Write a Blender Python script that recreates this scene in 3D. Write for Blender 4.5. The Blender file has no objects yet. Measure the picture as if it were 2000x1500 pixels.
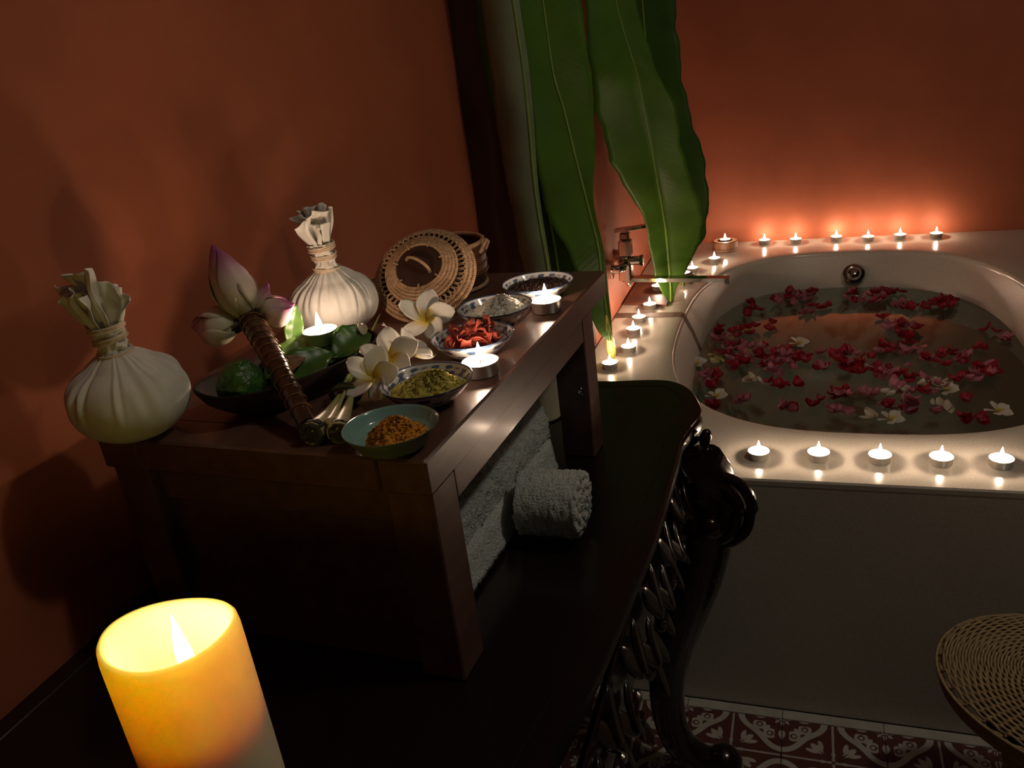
import bpy, math, random
import numpy as np
from mathutils import Vector, Matrix

random.seed(7)
rng = np.random.default_rng(7)
scn = bpy.context.scene
col = scn.collection

# ------------------------------------------------------------------ camera
FPX = 1620.9
YAW, PITCH, ROLL = -0.3669, 0.3859, -0.1309
cam_d = bpy.data.cameras.new('camera')
cam_d.sensor_fit = 'HORIZONTAL'; cam_d.sensor_width = 36.0
cam_d.lens = FPX / 2000.0 * 36.0
cam_d.clip_start = 0.02; cam_d.clip_end = 50
cam = bpy.data.objects.new('camera', cam_d); col.objects.link(cam)
cy, sy, cp, sp = math.cos(YAW), math.sin(YAW), math.cos(PITCH), math.sin(PITCH)
fw = Vector((sy*cp, cy*cp, -sp)); r0 = Vector((cy, -sy, 0)); u0 = r0.cross(fw)
rr = math.cos(ROLL)*r0 + math.sin(ROLL)*u0
uu = -math.sin(ROLL)*r0 + math.cos(ROLL)*u0
cam.matrix_world = Matrix(((rr.x, uu.x, -fw.x, 0), (rr.y, uu.y, -fw.y, 0), (rr.z, uu.z, -fw.z, 1.2427), (0, 0, 0, 1)))
scn.camera = cam

# ------------------------------------------------------------------ world, lamp, exposure
w = bpy.data.worlds.new('room_world'); scn.world = w; w.use_nodes = True
w.node_tree.nodes['Background'].inputs[0].default_value = (1.0, 0.86, 0.72, 1)
w.node_tree.nodes['Background'].inputs[1].default_value = 0.003

def point_light(name, loc, power, color, radius, parent=None):
    d = bpy.data.lights.new(name, 'POINT'); d.energy = power; d.color = color; d.shadow_soft_size = radius
    o = bpy.data.objects.new(name, d); col.objects.link(o); o.location = loc
    if parent: o.parent = parent
    return o
point_light('ceiling_lamp_light', (0.82, 0.82, 2.48), 12.5, (1.0, 0.95, 0.82), 0.05)

scn.view_settings.view_transform = 'Standard'
scn.view_settings.look = 'None'
scn.view_settings.exposure = 0.0
scn.view_settings.gamma = 1.0
scn.view_settings.use_curve_mapping = False

FLAME_COL = (1.0, 0.70, 0.50)
TEA_POWER = 0.29
TRAY_TEA_POWER = 0.27

# ------------------------------------------------------------------ materials
class NT:
    def __init__(s, name):
        s.m = bpy.data.materials.new(name); s.m.use_nodes = True
        s.t = s.m.node_tree; s.n = s.t.nodes; s.l = s.t.links
        s.p = s.n['Principled BSDF']; s.out = s.n['Material Output']
    def new(s, typ, **kw):
        n = s.n.new(typ)
        for k, v in kw.items(): setattr(n, k, v)
        return n
    def link(s, a, b): s.l.new(a, b)
    def coord(s): return s.new('ShaderNodeTexCoord').outputs['Object']
    def noise(s, scale, detail=4, rough=.55, vec=None):
        n = s.new('ShaderNodeTexNoise'); n.inputs['Scale'].default_value = scale
        n.inputs['Detail'].default_value = detail; n.inputs['Roughness'].default_value = rough
        s.link(vec or s.coord(), n.inputs['Vector']); return n
    def ramp(s, fac, stops):
        r = s.new('ShaderNodeValToRGB'); e = r.color_ramp.elements
        while len(e) < len(stops): e.new(.5)
        for i, (p, c) in enumerate(stops):
            e[i].position = p; e[i].color = (c[0], c[1], c[2], 1)
        s.link(fac, r.inputs['Fac']); return r.outputs['Color']
    def bump(s, h, strength=.3, dist=.002):
        b = s.new('ShaderNodeBump'); b.inputs['Strength'].default_value = strength; b.inputs['Distance'].default_value = dist
        s.link(h, b.inputs['Height']); s.link(b.outputs['Normal'], s.p.inputs['Normal']); return b

def mat(name, c, rough=.5, var=.15, vscale=20, metal=0, bump=0, bscale=80, bdist=.001, coat=0, sss=0, sssr=(1, .4, .2), sscale=.01, spec=.5, detail=4, stretch=None, trans=0):
    t = NT(name); p = t.p
    p.inputs['Roughness'].default_value = rough; p.inputs['Metallic'].default_value = metal
    p.inputs['Specular IOR Level'].default_value = spec
    p.inputs['Coat Weight'].default_value = coat; p.inputs['Coat Roughness'].default_value = .08
    vec = t.coord()
    if stretch:
        mp = t.new('ShaderNodeMapping'); mp.inputs['Scale'].default_value = stretch
        t.link(vec, mp.inputs['Vector']); vec = mp.outputs['Vector']
    n = t.noise(vscale, detail, vec=vec)
    lo = tuple(x*(1-var) for x in c); hi = tuple(min(1, x*(1+var)) for x in c)
    colr = t.ramp(n.outputs['Fac'], [(.3, lo), (.7, hi)])
    t.link(colr, p.inputs['Base Color'])
    if bump:
        b = t.noise(bscale, 3, vec=vec); t.bump(b.outputs['Fac'], bump, bdist)
    if sss:
        p.inputs['Subsurface Weight'].default_value = sss
        p.inputs['Subsurface Radius'].default_value = sssr; p.inputs['Subsurface Scale'].default_value = sscale
    if trans:
        tr = t.new('ShaderNodeBsdfTranslucent'); t.link(colr, tr.inputs['Color'])
        mx = t.new('ShaderNodeMixShader'); mx.inputs['Fac'].default_value = trans
        t.link(p.outputs['BSDF'], mx.inputs[1]); t.link(tr.outputs['BSDF'], mx.inputs[2]); t.link(mx.outputs['Shader'], t.out.inputs['Surface'])
    t.colr = colr
    return t.m

def mat_attr(name, attr, stops, rough=.3, coat=0, bump=0, bscale=200, trans=0, spec=.5, var=.12, vscale=40):
    """colour from a printed pattern stored on the mesh (0..1)"""
    t = NT(name); a = t.new('ShaderNodeAttribute', attribute_name=attr)
    c = t.ramp(a.outputs['Fac'], stops)
    n = t.noise(vscale, 4); mx = t.new('ShaderNodeMix', data_type='RGBA', blend_type='MULTIPLY')
    mx.inputs['Factor'].default_value = 1
    g = t.ramp(n.outputs['Fac'], [(.3, (1-var,)*3), (.7, (1, 1, 1))])
    t.link(c, mx.inputs['A']); t.link(g, mx.inputs['B']); c = mx.outputs['Result']
    t.link(c, t.p.inputs['Base Color'])
    t.p.inputs['Roughness'].default_value = rough; t.p.inputs['Coat Weight'].default_value = coat
    t.p.inputs['Specular IOR Level'].default_value = spec
    if bump: t.bump(t.noise(bscale, 3).outputs['Fac'], bump, .001)
    if trans:
        tr = t.new('ShaderNodeBsdfTranslucent'); t.link(c, tr.inputs['Color'])
        ms = t.new('ShaderNodeMixShader'); ms.inputs['Fac'].default_value = trans
        t.link(t.p.outputs['BSDF'], ms.inputs[1]); t.link(tr.outputs['BSDF'], ms.inputs[2]); t.link(ms.outputs['Shader'], t.out.inputs['Surface'])
    return t.m

def mat_flame(name, color, strength):
    t = NT(name); t.n.remove(t.p)
    e = t.new('ShaderNodeEmission'); e.inputs['Color'].default_value = (*color, 1)
    n = t.noise(300, 2); r = t.ramp(n.outputs['Fac'], [(.2, (strength*.8,)*3), (.8, (strength,)*3)])
    t.link(r, e.inputs['Strength'])
    tr = t.new('ShaderNodeBsdfTransparent'); a = t.new('ShaderNodeAddShader')
    t.link(e.outputs[0], a.inputs[0]); t.link(tr.outputs[0], a.inputs[1]); t.link(a.outputs[0], t.out.inputs['Surface'])
    t.m.cycles.emission_sampling = 'NONE'
    return t.m

def mat_wood(name, c1, c2, rough, coat=0, scale=(60, 4, 60)):
    t = NT(name); mp = t.new('ShaderNodeMapping'); mp.inputs['Scale'].default_value = scale
    t.link(t.coord(), mp.inputs['Vector']); n = t.noise(1.0, 6, .6, mp.outputs['Vector'])
    t.link(t.ramp(n.outputs['Fac'], [(.3, c1), (.7, c2)]), t.p.inputs['Base Color'])
    t.p.inputs['Roughness'].default_value = rough; t.p.inputs['Coat Weight'].default_value = coat; t.p.inputs['Coat Roughness'].default_value = .12
    t.bump(n.outputs['Fac'], .15, .0006)
    return t.m

M = {}
M['paint'] = mat('terracotta_paint', (.375, .104, .047), .62, .08, 6, bump=.25, bscale=140, bdist=.0008, spec=.3)
M['plaster'] = mat('ceiling_plaster', (.55, .45, .36), .8, .05, 6)
M['terrazzo'] = mat('polished_terrazzo', (.56, .53, .45), .17, .10, 260, detail=2, bump=.03, bscale=120, spec=.5)
M['basin'] = mat('terrazzo_basin', (.52, .49, .42), .38, .10, 260, detail=2)
M['grout'] = mat('brown_grout', (.13, .075, .045), .7, .2, 90)
M['patch'] = mat_wood('brown_patch', (.10, .032, .016), (.14, .045, .022), .5)
M['mahogany'] = mat_wood('mahogany', (.085, .040, .028), (.140, .070, .050), .36, .2, (70, 5, 70))
M['black_wood'] = mat_wood('black_lacquered_wood', (.006, .0032, .0026), (.012, .006, .005), .26, .2, (40, 6, 40))
M['carved'] = mat('carved_lacquered_wood', (.014, .006, .0045), .20, .3, 60, coat=.5)
M['return_shade'] = mat_wood('dark_brown_shade', (.045, .017, .010), (.075, .028, .016), .6, 0, (30, 30, 3))  # shade on the return wall, put into its dark brown colour
M['holder'] = mat_wood('light_brown_wood', (.24, .11, .06), (.34, .17, .09), .5, 0, (90, 90, 20))
M['cotton'] = mat('cotton_muslin', (.77, .75, .68), .85, .06, 60, bump=.35, bscale=900, bdist=.0004, trans=.12)
M['cord'] = mat('cotton_cord', (.62, .50, .36), .8, .15, 200)
M['terry'] = mat('terry_cotton', (.66, .68, .63), .95, .25, 420, bump=1.0, bscale=420, bdist=.004)
M['alu'] = mat('aluminium_cup', (.75, .72, .68), .28, .06, 300, metal=.9)
M['wax'] = mat('white_wax', (.86, .82, .74), .4, .04, 80, sss=.6, sssr=(1, .7, .5), sscale=.006)
M['wick'] = mat('burnt_wick', (.02, .015, .012), .9, .2, 300)
M['flame'] = mat_flame('candle_flame', (1, .86, .62), 16)
M['led_flame'] = mat_flame('led_flame', (1, .92, .70), 6)
M['pillar_wax'] = mat('ivory_pillar_wax', (.92, .80, .55), .45, .03, 40, sss=1, sssr=(1.0, .75, .45), sscale=.010)
M['cream_wax'] = mat('cream_candle_wax', (.66, .60, .40), .5, .05, 40)
M['chrome'] = mat('chrome', (.62, .61, .59), .07, .02, 20, metal=1)
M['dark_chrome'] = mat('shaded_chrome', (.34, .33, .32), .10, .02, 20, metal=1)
M['rattan'] = mat('split_rattan', (.46, .29, .155), .55, .25, 160, bump=.3, bscale=500, bdist=.0005)
M['rattan_dark'] = mat('dark_stained_cane', (.085, .036, .018), .45, .3, 120, bump=.3, bscale=300, bdist=.0005)
M['dark_disc'] = mat_wood('dark_lid_wood', (.030, .013, .007), (.055, .022, .011), .5)
M['wicker'] = mat('pale_wicker', (.40, .295, .15), .6, .22, 120, bump=.3, bscale=400, bdist=.0005)
M['wicker_core'] = mat('wicker_spoke', (.19, .125, .06), .7, .2, 120)
M['dark_dish'] = mat_wood('dark_dish_wood', (.012, .007, .006), (.026, .014, .011), .75)
M['dark_dish'].node_tree.nodes['Principled BSDF'].inputs['Specular IOR Level'].default_value = .15
M['lime'] = mat('kaffir_lime_skin', (.035, .115, .022), .35, .35, 90, bump=.9, bscale=110, bdist=.004)
M['leaf_small'] = mat('lime_leaf', (.085, .19, .035), .35, .3, 50, trans=.25)
M['leaf_dry'] = mat('dry_petal', (.34, .19, .10), .6, .25, 80, trans=.2)
M['stalk'] = mat('wrapped_stalk', (.048, .019, .012), .28, .4, 60, coat=.4, stretch=(1, 1, .2))
M['band'] = mat('metal_band', (.50, .30, .16), .25, .1, 100, metal=.8)
M['sepal'] = mat('lotus_sepal', (.05, .035, .02), .6, .3, 60)
M['tie'] = mat('green_tie', (.05, .07, .02), .6, .2, 90)
M['cut_end'] = mat('dark_cut_end', (.03, .028, .015), .9, .3, 300, bump=.6, bscale=500)
M['turmeric'] = mat('orange_powder', (.66, .27, .025), .95, .28, 160, bump=.6, bscale=420, bdist=.002, detail=6)
M['yellow_powder'] = mat('yellow_green_powder', (.52, .44, .085), .95, .28, 160, bump=.6, bscale=420, bdist=.002, detail=6)
M['salt'] = mat('white_salt', (.80, .77, .64), .6, .12, 300, bump=.5, bscale=700, bdist=.001)
M['seeds'] = mat('dark_seeds', (.035, .018, .013), .35, .5, 300)
M['chip'] = mat('dried_red_chip', (.34, .055, .032), .55, .4, 120, bump=.4, bscale=260, trans=.15)
M['turquoise'] = mat('turquoise_glaze', (.22, .42, .38), .10, .05, 30, coat=.5)
M['turq_out'] = mat('olive_glaze_outside', (.10, .12, .08), .18, .1, 30, coat=.4)
M['bluewhite'] = mat_attr('blue_and_white_glaze', 'ink', [(.40, (.60, .60, .56)), (.75, (.060, .105, .20))], .10, .6)
M['red_petal'] = mat('red_rose_petal', (.33, .012, .030), .5, .35, 60, trans=.2)
M['pink_petal'] = mat('pink_petal', (.47, .17, .23), .5, .30, 60, trans=.25)
M['pale_petal'] = mat('pale_petal', (.66, .60, .48), .5, .15, 60, trans=.25)
M['yellow_petal'] = mat('pale_yellow_petal', (.58, .52, .25), .5, .15, 60, trans=.25)
M['frangipani'] = mat_attr('frangipani_petal', 'along', [(.05, (.74, .52, .03)), (.22, (.78, .68, .24)), (.40, (.80, .78, .70))], .45, 0, trans=.22, var=.06)
M['lotus'] = mat_attr('lotus_petal', 'along', [(.15, (.66, .62, .42)), (.55, (.74, .60, .55)), (.85, (.50, .16, .30)), (1.0, (.30, .07, .22))], .45, 0, trans=.2, var=.08)
M['lemongrass'] = mat_attr('lemongrass_stalk', 'along', [(.02, (.50, .40, .24)), (.30, (.50, .42, .22)), (.48, (.34, .40, .12)), (1.0, (.17, .26, .06))], .45, 0, var=.2, vscale=160)

def mat_banana(name, c, rough=.38):
    t = NT(name); a = t.new('ShaderNodeAttribute', attribute_name='vein')
    n = t.noise(7, 4)
    cc = t.ramp(n.outputs['Fac'], [(.3, tuple(x*.72 for x in c)), (.7, tuple(x*1.2 for x in c))])
    s = t.new('ShaderNodeMath', operation='SINE'); t.link(a.outputs['Fac'], s.inputs[0])
    t.link(cc, t.p.inputs['Base Color']); t.p.inputs['Roughness'].default_value = rough
    t.bump(s.outputs[0], .08, .0010)
    tr = t.new('ShaderNodeBsdfTranslucent'); t.link(cc, tr.inputs['Color'])
    ms = t.new('ShaderNodeMixShader'); ms.inputs['Fac'].default_value = .3
    t.link(t.p.outputs['BSDF'], ms.inputs[1]); t.link(tr.outputs['BSDF'], ms.inputs[2]); t.link(ms.outputs['Shader'], t.out.inputs['Surface'])
    return t.m
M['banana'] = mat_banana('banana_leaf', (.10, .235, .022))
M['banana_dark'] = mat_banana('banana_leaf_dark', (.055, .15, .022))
M['banana_pale'] = mat_banana('banana_leaf_underside', (.26, .33, .20), .5)
M['midrib'] = mat('banana_midrib', (.22, .36, .07), .4, .15, 30)
M['petiole'] = mat('yellow_petiole', (.52, .46, .09), .45, .12, 30)

def mat_water():
    t = NT('bath_water'); t.n.remove(t.p)
    tr = t.new('ShaderNodeBsdfTransparent'); tr.inputs['Color'].default_value = (.70, .76, .70, 1)
    gl = t.new('ShaderNodeBsdfGlossy'); gl.inputs['Roughness'].default_value = .03; gl.inputs['Color'].default_value = (1, 1, 1, 1)
    fr = t.new('ShaderNodeFresnel'); fr.inputs['IOR'].default_value = 1.33
    n = t.noise(14, 2); b = t.new('ShaderNodeBump'); b.inputs['Strength'].default_value = .10; b.inputs['Distance'].default_value = .004
    t.link(n.outputs['Fac'], b.inputs['Height']); t.link(b.outputs['Normal'], gl.inputs['Normal']); t.link(b.outputs['Normal'], fr.inputs['Normal'])
    mx = t.new('ShaderNodeMixShader'); t.link(fr.outputs[0], mx.inputs['Fac']); t.link(tr.outputs[0], mx.inputs[1]); t.link(gl.outputs[0], mx.inputs[2])
    t.link(mx.outputs[0], t.out.inputs['Surface']); return t.m
M['water'] = mat_water()
M['tile'] = mat_attr('printed_cement_tile', 'ink', [(.46, (.54, .51, .45)), (.54, (.13, .042, .035))], .4, 0, var=.25, vscale=30)

# ------------------------------------------------------------------ geometry helpers
class G:
    def __init__(s): s.v = []; s.f = []; s.a = {}
    def add(s, vs, fs):
        o = len(s.v); s.v += [tuple(map(float, p)) for p in vs]; s.f += [tuple(i+o for i in f) for f in fs]; return o
    def box(s, x0, x1, y0, y1, z0, z1, b=0.0):
        if b <= 0:
            s.add([(x0,y0,z0),(x1,y0,z0),(x1,y1,z0),(x0,y1,z0),(x0,y0,z1),(x1,y0,z1),(x1,y1,z1),(x0,y1,z1)],
                  [(3,2,1,0),(4,5,6,7),(0,1,5,4),(1,2,6,5),(2,3,7,6),(3,0,4,7)]); return s
        rings = []
        for z, i in ((z0, b), (z0+b, 0), (z1-b, 0), (z1, b)):
            q = []
            for cx, cyy, sx, syy in ((x0,y0,1,1),(x1,y0,-1,1),(x1,y1,-1,-1),(x0,y1,1,-1)):
                e = i + b*.3
                if sx*syy > 0: q += [(cx+sx*i, cyy+syy*(i+b), z), (cx+sx*(i+b), cyy+syy*i, z)]
                else: q += [(cx+sx*(i+b), cyy+syy*i, z), (cx+sx*i, cyy+syy*(i+b), z)]
            rings.append(q)
        s.loft(rings); return s
    def loft(s, rings, closed=True, cap0=True, cap1=True):
        n = len(rings[0]); o = len(s.v)
        for r in rings: s.v += [tuple(map(float, p)) for p in r]
        for i in range(len(rings)-1):
            for j in range(n if closed else n-1):
                k = (j+1) % n
                s.f.append((o+i*n+j, o+i*n+k, o+(i+1)*n+k, o+(i+1)*n+j))
        if cap0: s.f.append(tuple(o+j for j in reversed(range(n))))
        if cap1: s.f.append(tuple(o+(len(rings)-1)*n+j for j in range(n)))
        return o
    def lathe(s, prof, n=32, cap0=True, cap1=True, center=(0,0), fn=None):
        rings = []
        for (r, z) in prof:
            rings.append([(center[0]+r*math.cos(2*math.pi*j/n), center[1]+r*math.sin(2*math.pi*j/n), z) for j in range(n)])
        if fn: rings = [[fn(p) for p in q] for q in rings]
        return s.loft(rings, True, cap0, cap1)
    def tube(s, path, rad, n=8, closed=False, caps=True, up=(0.13, 0.21, 1)):
        P = [Vector([float(c) for c in p]) for p in path]; m = len(P); rings = []
        rad = [float(x) for x in rad] if hasattr(rad, '__len__') else [float(rad)]*m
        prev = None
        for i in range(m):
            if closed: t = P[(i+1) % m]-P[i-1]
            else: t = P[min(i+1, m-1)]-P[max(i-1, 0)]
            t.normalize()
            a = prev - t*prev.dot(t) if prev is not None else Vector(up) - t*Vector(up).dot(t)
            if a.length < 1e-6: a = Vector((1, 0, 0)) - t*t.x
            a.normalize(); prev = a; b = t.cross(a)
            rings.append([P[i]+rad[i]*(math.cos(2*math.pi*j/n)*a+math.sin(2*math.pi*j/n)*b) for j in range(n)])
        if closed:
            rings.append(rings[0]); s.loft(rings, True, False, False)
        else: s.loft(rings, True, caps, caps)
        return s
    def ell(s, c, r, nu=12, nv=8, mtx=None):
        vs = []; 
        for i in range(nv+1):
            ph = math.pi*i/nv
            for j in range(nu):
                th = 2*math.pi*j/nu
                p = Vector((r[0]*math.sin(ph)*math.cos(th), r[1]*math.sin(ph)*math.sin(th), r[2]*math.cos(ph)))
                if mtx: p = mtx @ p
                vs.append(p+Vector(c))
        fs = [(i*nu+j, (i+1)*nu+j, (i+1)*nu+(j+1) % nu, i*nu+(j+1) % nu) for i in range(nv) for j in range(nu)]
        s.add(vs, fs); return s
    def grid(s, fn, nu, nv, closed_u=False):
        o = len(s.v)
        for i in range(nv+1):
            for j in range(nu if closed_u else nu+1): s.v.append(tuple(map(float, fn(j/nu, i/nv))))
        w_ = nu if closed_u else nu+1
        for i in range(nv):
            for j in range(nu):
                k = (j+1) % w_
                s.f.append((o+i*w_+j, o+i*w_+k, o+(i+1)*w_+k, o+(i+1)*w_+j))
        return o
    def attr(s, name, vals): s.a[name] = list(vals); return s
    def mesh(s, name, material, smooth=True, fix=True):
        me = bpy.data.meshes.new(name); me.from_pydata(s.v, [], s.f)
        for k, vals in s.a.items():
            at = me.attributes.new(k, 'FLOAT', 'POINT'); at.data.foreach_set('value', np.array(vals, dtype=np.float32))
        if fix:
            import bmesh
            bm = bmesh.new(); bm.from_mesh(me); bmesh.ops.recalc_face_normals(bm, faces=bm.faces); bm.to_mesh(me); bm.free()
        if smooth: me.polygons.foreach_set('use_smooth', [True]*len(me.polygons))
        me.materials.append(material); me.update(); return me
    def build(s, name, material, parent=None, smooth=True, sharp=35, loc=None, solid=0):
        o = bpy.data.objects.new(name, s.mesh(name, material, smooth)); col.objects.link(o)
        if smooth and sharp: o.data.set_sharp_from_angle(angle=math.radians(sharp))
        if parent: o.parent = parent
        if loc is not None: o.location = loc
        if solid:
            md = o.modifiers.new('thickness', 'SOLIDIFY'); md.thickness = solid; md.offset = 0
        return o

def inst(name, me, parent=None, loc=(0,0,0), rot=None, scale=None, mtx=None):
    o = bpy.data.objects.new(name, me); col.objects.link(o)
    if parent: o.parent = parent
    if mtx is not None: o.matrix_local = mtx
    else:
        o.location = loc
        if rot: o.rotation_euler = rot
        if scale: o.scale = scale if hasattr(scale, '__len__') else (scale,)*3
    return o
def tag(o, label=None, cat=None, group=None, kind=None):
    if label: o['label'] = label
    if cat: o['category'] = cat
    if group: o['group'] = group
    if kind: o['kind'] = kind
    return o
def thing(name, label, cat, loc=(0,0,0), rz=0, group=None):
    o = bpy.data.objects.new(name, None); col.objects.link(o); o.empty_display_size = .02
    o.location = loc; o.rotation_euler = (0, 0, rz)
    return tag(o, label, cat, group)
def copy_tree(o, parent=None):
    c = o.copy(); col.objects.link(c)
    if parent: c.parent = parent
    for ch in list(o.children): copy_tree(ch, c)
    return c
def frame(z, x=None, loc=(0,0,0)):
    """matrix whose z axis is z and whose x axis leans towards x"""
    z = Vector(z).normalized(); x = Vector(x or (1, 0, 0)); x = (x - z*x.dot(z))
    if x.length < 1e-6: x = Vector((0, 1, 0)) - z*z.y
    x.normalize(); y = z.cross(x)
    return Matrix(((x.x, y.x, z.x, loc[0]), (x.y, y.y, z.y, loc[1]), (x.z, y.z, z.z, loc[2]), (0, 0, 0, 1)))
def spline(pts, n, closed=False):
    P = np.array(pts, float); m = len(P); out = []
    segs = m if closed else m-1
    for k in range(n):
        u = k/(n if closed else n-1)*segs; i = min(int(u), segs-1); t = u-i
        def g(j): return P[j % m] if closed else P[min(max(j, 0), m-1)]
        a, b, c, d = g(i-1), g(i), g(i+1), g(i+2)
        out.append(.5*((2*b)+(-a+c)*t+(2*a-5*b+4*c-d)*t*t+(-a+3*b-3*c+d)*t**3))
    return np.array(out)

# key heights and lines of the room
WALL_X = -0.74; PIL_Y = 1.84; FAUCET_X = -0.507; BACK_Y = 2.984
DECK = 0.504; TUB_Y = 1.30; WATER = 0.400; TABLE = 0.70; TRAY = 0.9366; CEIL = 2.60
# ================================================================== the room
def struct(name, g, m, smooth=False):
    return tag(g.build(name, m, None, smooth), kind='structure')
tag(struct('wall_left', G().box(WALL_X-.12, WALL_X, -1.4, PIL_Y, 0, CEIL), M['paint']), 'terracotta painted wall behind the carved table')
tag(struct('wall_return', G().box(WALL_X-.12, FAUCET_X, PIL_Y, PIL_Y+.12, 0, CEIL), M['return_shade']), 'return wall behind the banana leaves, its shade coloured dark brown')
tag(struct('wall_tap', G().box(FAUCET_X-.12, FAUCET_X, PIL_Y+.12, BACK_Y, 0, CEIL), M['paint']), 'terracotta wall that carries the chrome tap')
tag(struct('wall_back', G().box(FAUCET_X-.12, 1.62, BACK_Y, BACK_Y+.12, 0, CEIL), M['paint']), 'terracotta wall behind the far row of tealights')
tag(struct('ceiling', G().box(WALL_X-.12, 1.62, -1.4, BACK_Y+.12, CEIL, CEIL+.1), M['plaster']), 'plain plaster ceiling above the bath corner')

floor = struct('floor', G().box(WALL_X, 1.5, -1.4, BACK_Y, -.06, -.0065), M['grout'])
tag(floor, 'red and white patterned cement tile floor')
TS = .178
def tile_ink(u, v):
    x = np.abs(u-.5); y = np.abs(v-.5)
    x, y = np.maximum(x, y), np.minimum(x, y)            # fold to one octant
    ax, ay = .5-x, .5-y                                  # from the corner rosette
    ra = np.hypot(ax, ay); rb = np.hypot(x, y)
    def sd_ell(px, py, cx, cyy, a, b, ang=0):
        c, s_ = math.cos(ang), math.sin(ang); dx, dy = px-cx, py-cyy
        p, q = dx*c+dy*s_, -dx*s_+dy*c
        return (np.hypot(p/a, q/b)-1)*min(a, b)
    def ring(px, py, cx, cyy, r, t): return np.abs(np.hypot(px-cx, py-cyy)-r)-t
    white = np.full(u.shape, 1.0)
    U = lambda d: np.minimum(white, d)
    # scalloped band around the corner rosette
    th = np.arctan2(ay, ax); th = np.minimum(th, math.pi/2-th)
    band_r = .375 + .045*np.cos(th*4)
    white = U(np.abs(ra-band_r)-.034)
    # rosette
    t8 = np.arctan2(ay, ax)
    white = U(ra-(.075+.022*np.cos(8*t8)))
    white = np.maximum(white, -(np.abs(ra-.040)-.008+.010*np.cos(8*t8)))
    # bulbs along the tile edges and scrolls on the diagonal
    for (px, py) in ((ax, ay), (ay, ax)):
        white = np.minimum(white, sd_ell(px, py, .215, 0, .052, .032))
        white = np.minimum(white, sd_ell(px, py, .262, 0, .020, .012))
        white = np.minimum(white, np.maximum(ring(px, py, .225, .115, .052, .016), -(py-.095)*.8-.02))
        white = np.minimum(white, np.hypot(px-.225, py-.118)-.020)
    white = np.minimum(white, sd_ell(ax, ay, .155, .155, .05, .026, math.pi/4))
    # centre flower: thin cross, fleur on each diagonal
    cross = np.maximum(y-.011, .03-x); white = np.minimum(white, np.where(rb < .5, cross, 1.0))
    for px, py in ((x, y),):
        white = np.minimum(white, sd_ell(px, py, .155, .155, .085, .034, math.pi/4))
        white = np.minimum(white, sd_ell(px, py, .205, .120, .062, .024, .25))
        white = np.minimum(white, sd_ell(px, py, .120, .205, .062, .024, math.pi/2-.25))
        white = np.maximum(white, -(sd_ell(px, py, .10, .10, .06, .008, math.pi/4)))
    white = np.minimum(white, sd_ell(x, y, .075, .0, .06, .026))
    white = np.maximum(white, -(sd_ell(x, y, .09, .026, .055, .010, .25)))
    # small dark breaks where bands of neighbours meet
    brk = np.maximum(np.abs(y-.012)-.010, np.abs(x-.475)-.02)
    return np.clip(.5+np.minimum(white, .06)/.03*.5, 0, 1)
def tile_mesh():
    n = 110; h_ = TS/2-.0006; g = G()
    u, v = np.meshgrid(np.linspace(0, 1, n+1), np.linspace(0, 1, n+1)); ink = tile_ink(u, v)
    xs = -h_+2*h_*u; ys = -h_+2*h_*v; zs = np.zeros_like(xs)
    edge = (u < .001) | (u > .999) | (v < .001) | (v > .999); zs[edge] = -.0012
    g.v = [(float(a), float(b), float(c)) for a, b, c in zip(xs.ravel(), ys.ravel(), zs.ravel())]
    w_ = n+1
    g.f = [(i*w_+j, i*w_+j+1, (i+1)*w_+j+1, (i+1)*w_+j) for i in range(n) for j in range(n)]
    vals = list(ink.ravel()); o = len(g.v)
    g.add([(-h_,-h_,-.0012),(h_,-h_,-.0012),(h_,h_,-.0012),(-h_,h_,-.0012),(-h_,-h_,-.006),(h_,-h_,-.006),(h_,h_,-.006),(-h_,h_,-.006)],
          [(0,4,5,1),(1,5,6,2),(2,6,7,3),(3,7,4,0)])
    g.attr('ink', vals+[.5]*8)
    me = g.mesh('tile', M['tile'], False, fix=False); return me
tme = tile_mesh()
for m_ in range(0, 7):
    for k in range(-4, 8):
        inst('tile', tme, floor, (.057+TS*k, 1.186-TS*m_, 0))
tme2 = G()
tme2.box(-TS/2+.0006, TS/2-.0006, 0, .022, -.006, 0)
tme2.attr('ink', [0.0]*8); sm = tme2.mesh('border_strip', M['tile'], False)
for k in range(-4, 8): inst('border_strip', sm, floor, (.057+TS*k, 1.2755, 0))

# ------------------------------------------------------------------ bathtub
tub = thing('bathtub', 'built-in pale terrazzo bathtub full of petals and ringed by tealights', 'bathtub', (.12, 2.14, 0))
TX, TY = .12, 2.14
def rim(a, b, n=2.8, N=144):
    out = []
    for k in range(N):
        t = 2*math.pi*k/N; c, s_ = math.cos(t), math.sin(t)
        r = (abs(c/a)**n+abs(s_/b)**n)**(-1/n)
        out.append((r*c, r*s_))
    return out
RA, RB = .438, .652
g = G(); N = 144
X0, X1, Y0, Y1 = FAUCET_X+.001-TX, 1.5-TX, TUB_Y-TY, BACK_Y-.001-TY
outer = []
for (px, py) in rim(RA, RB):
    t = min((X1/px if px > 0 else X0/px) if abs(px) > 1e-9 else 9e9, (Y1/py if py > 0 else Y0/py) if abs(py) > 1e-9 else 9e9)
    outer.append((px*t, py*t))
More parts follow.
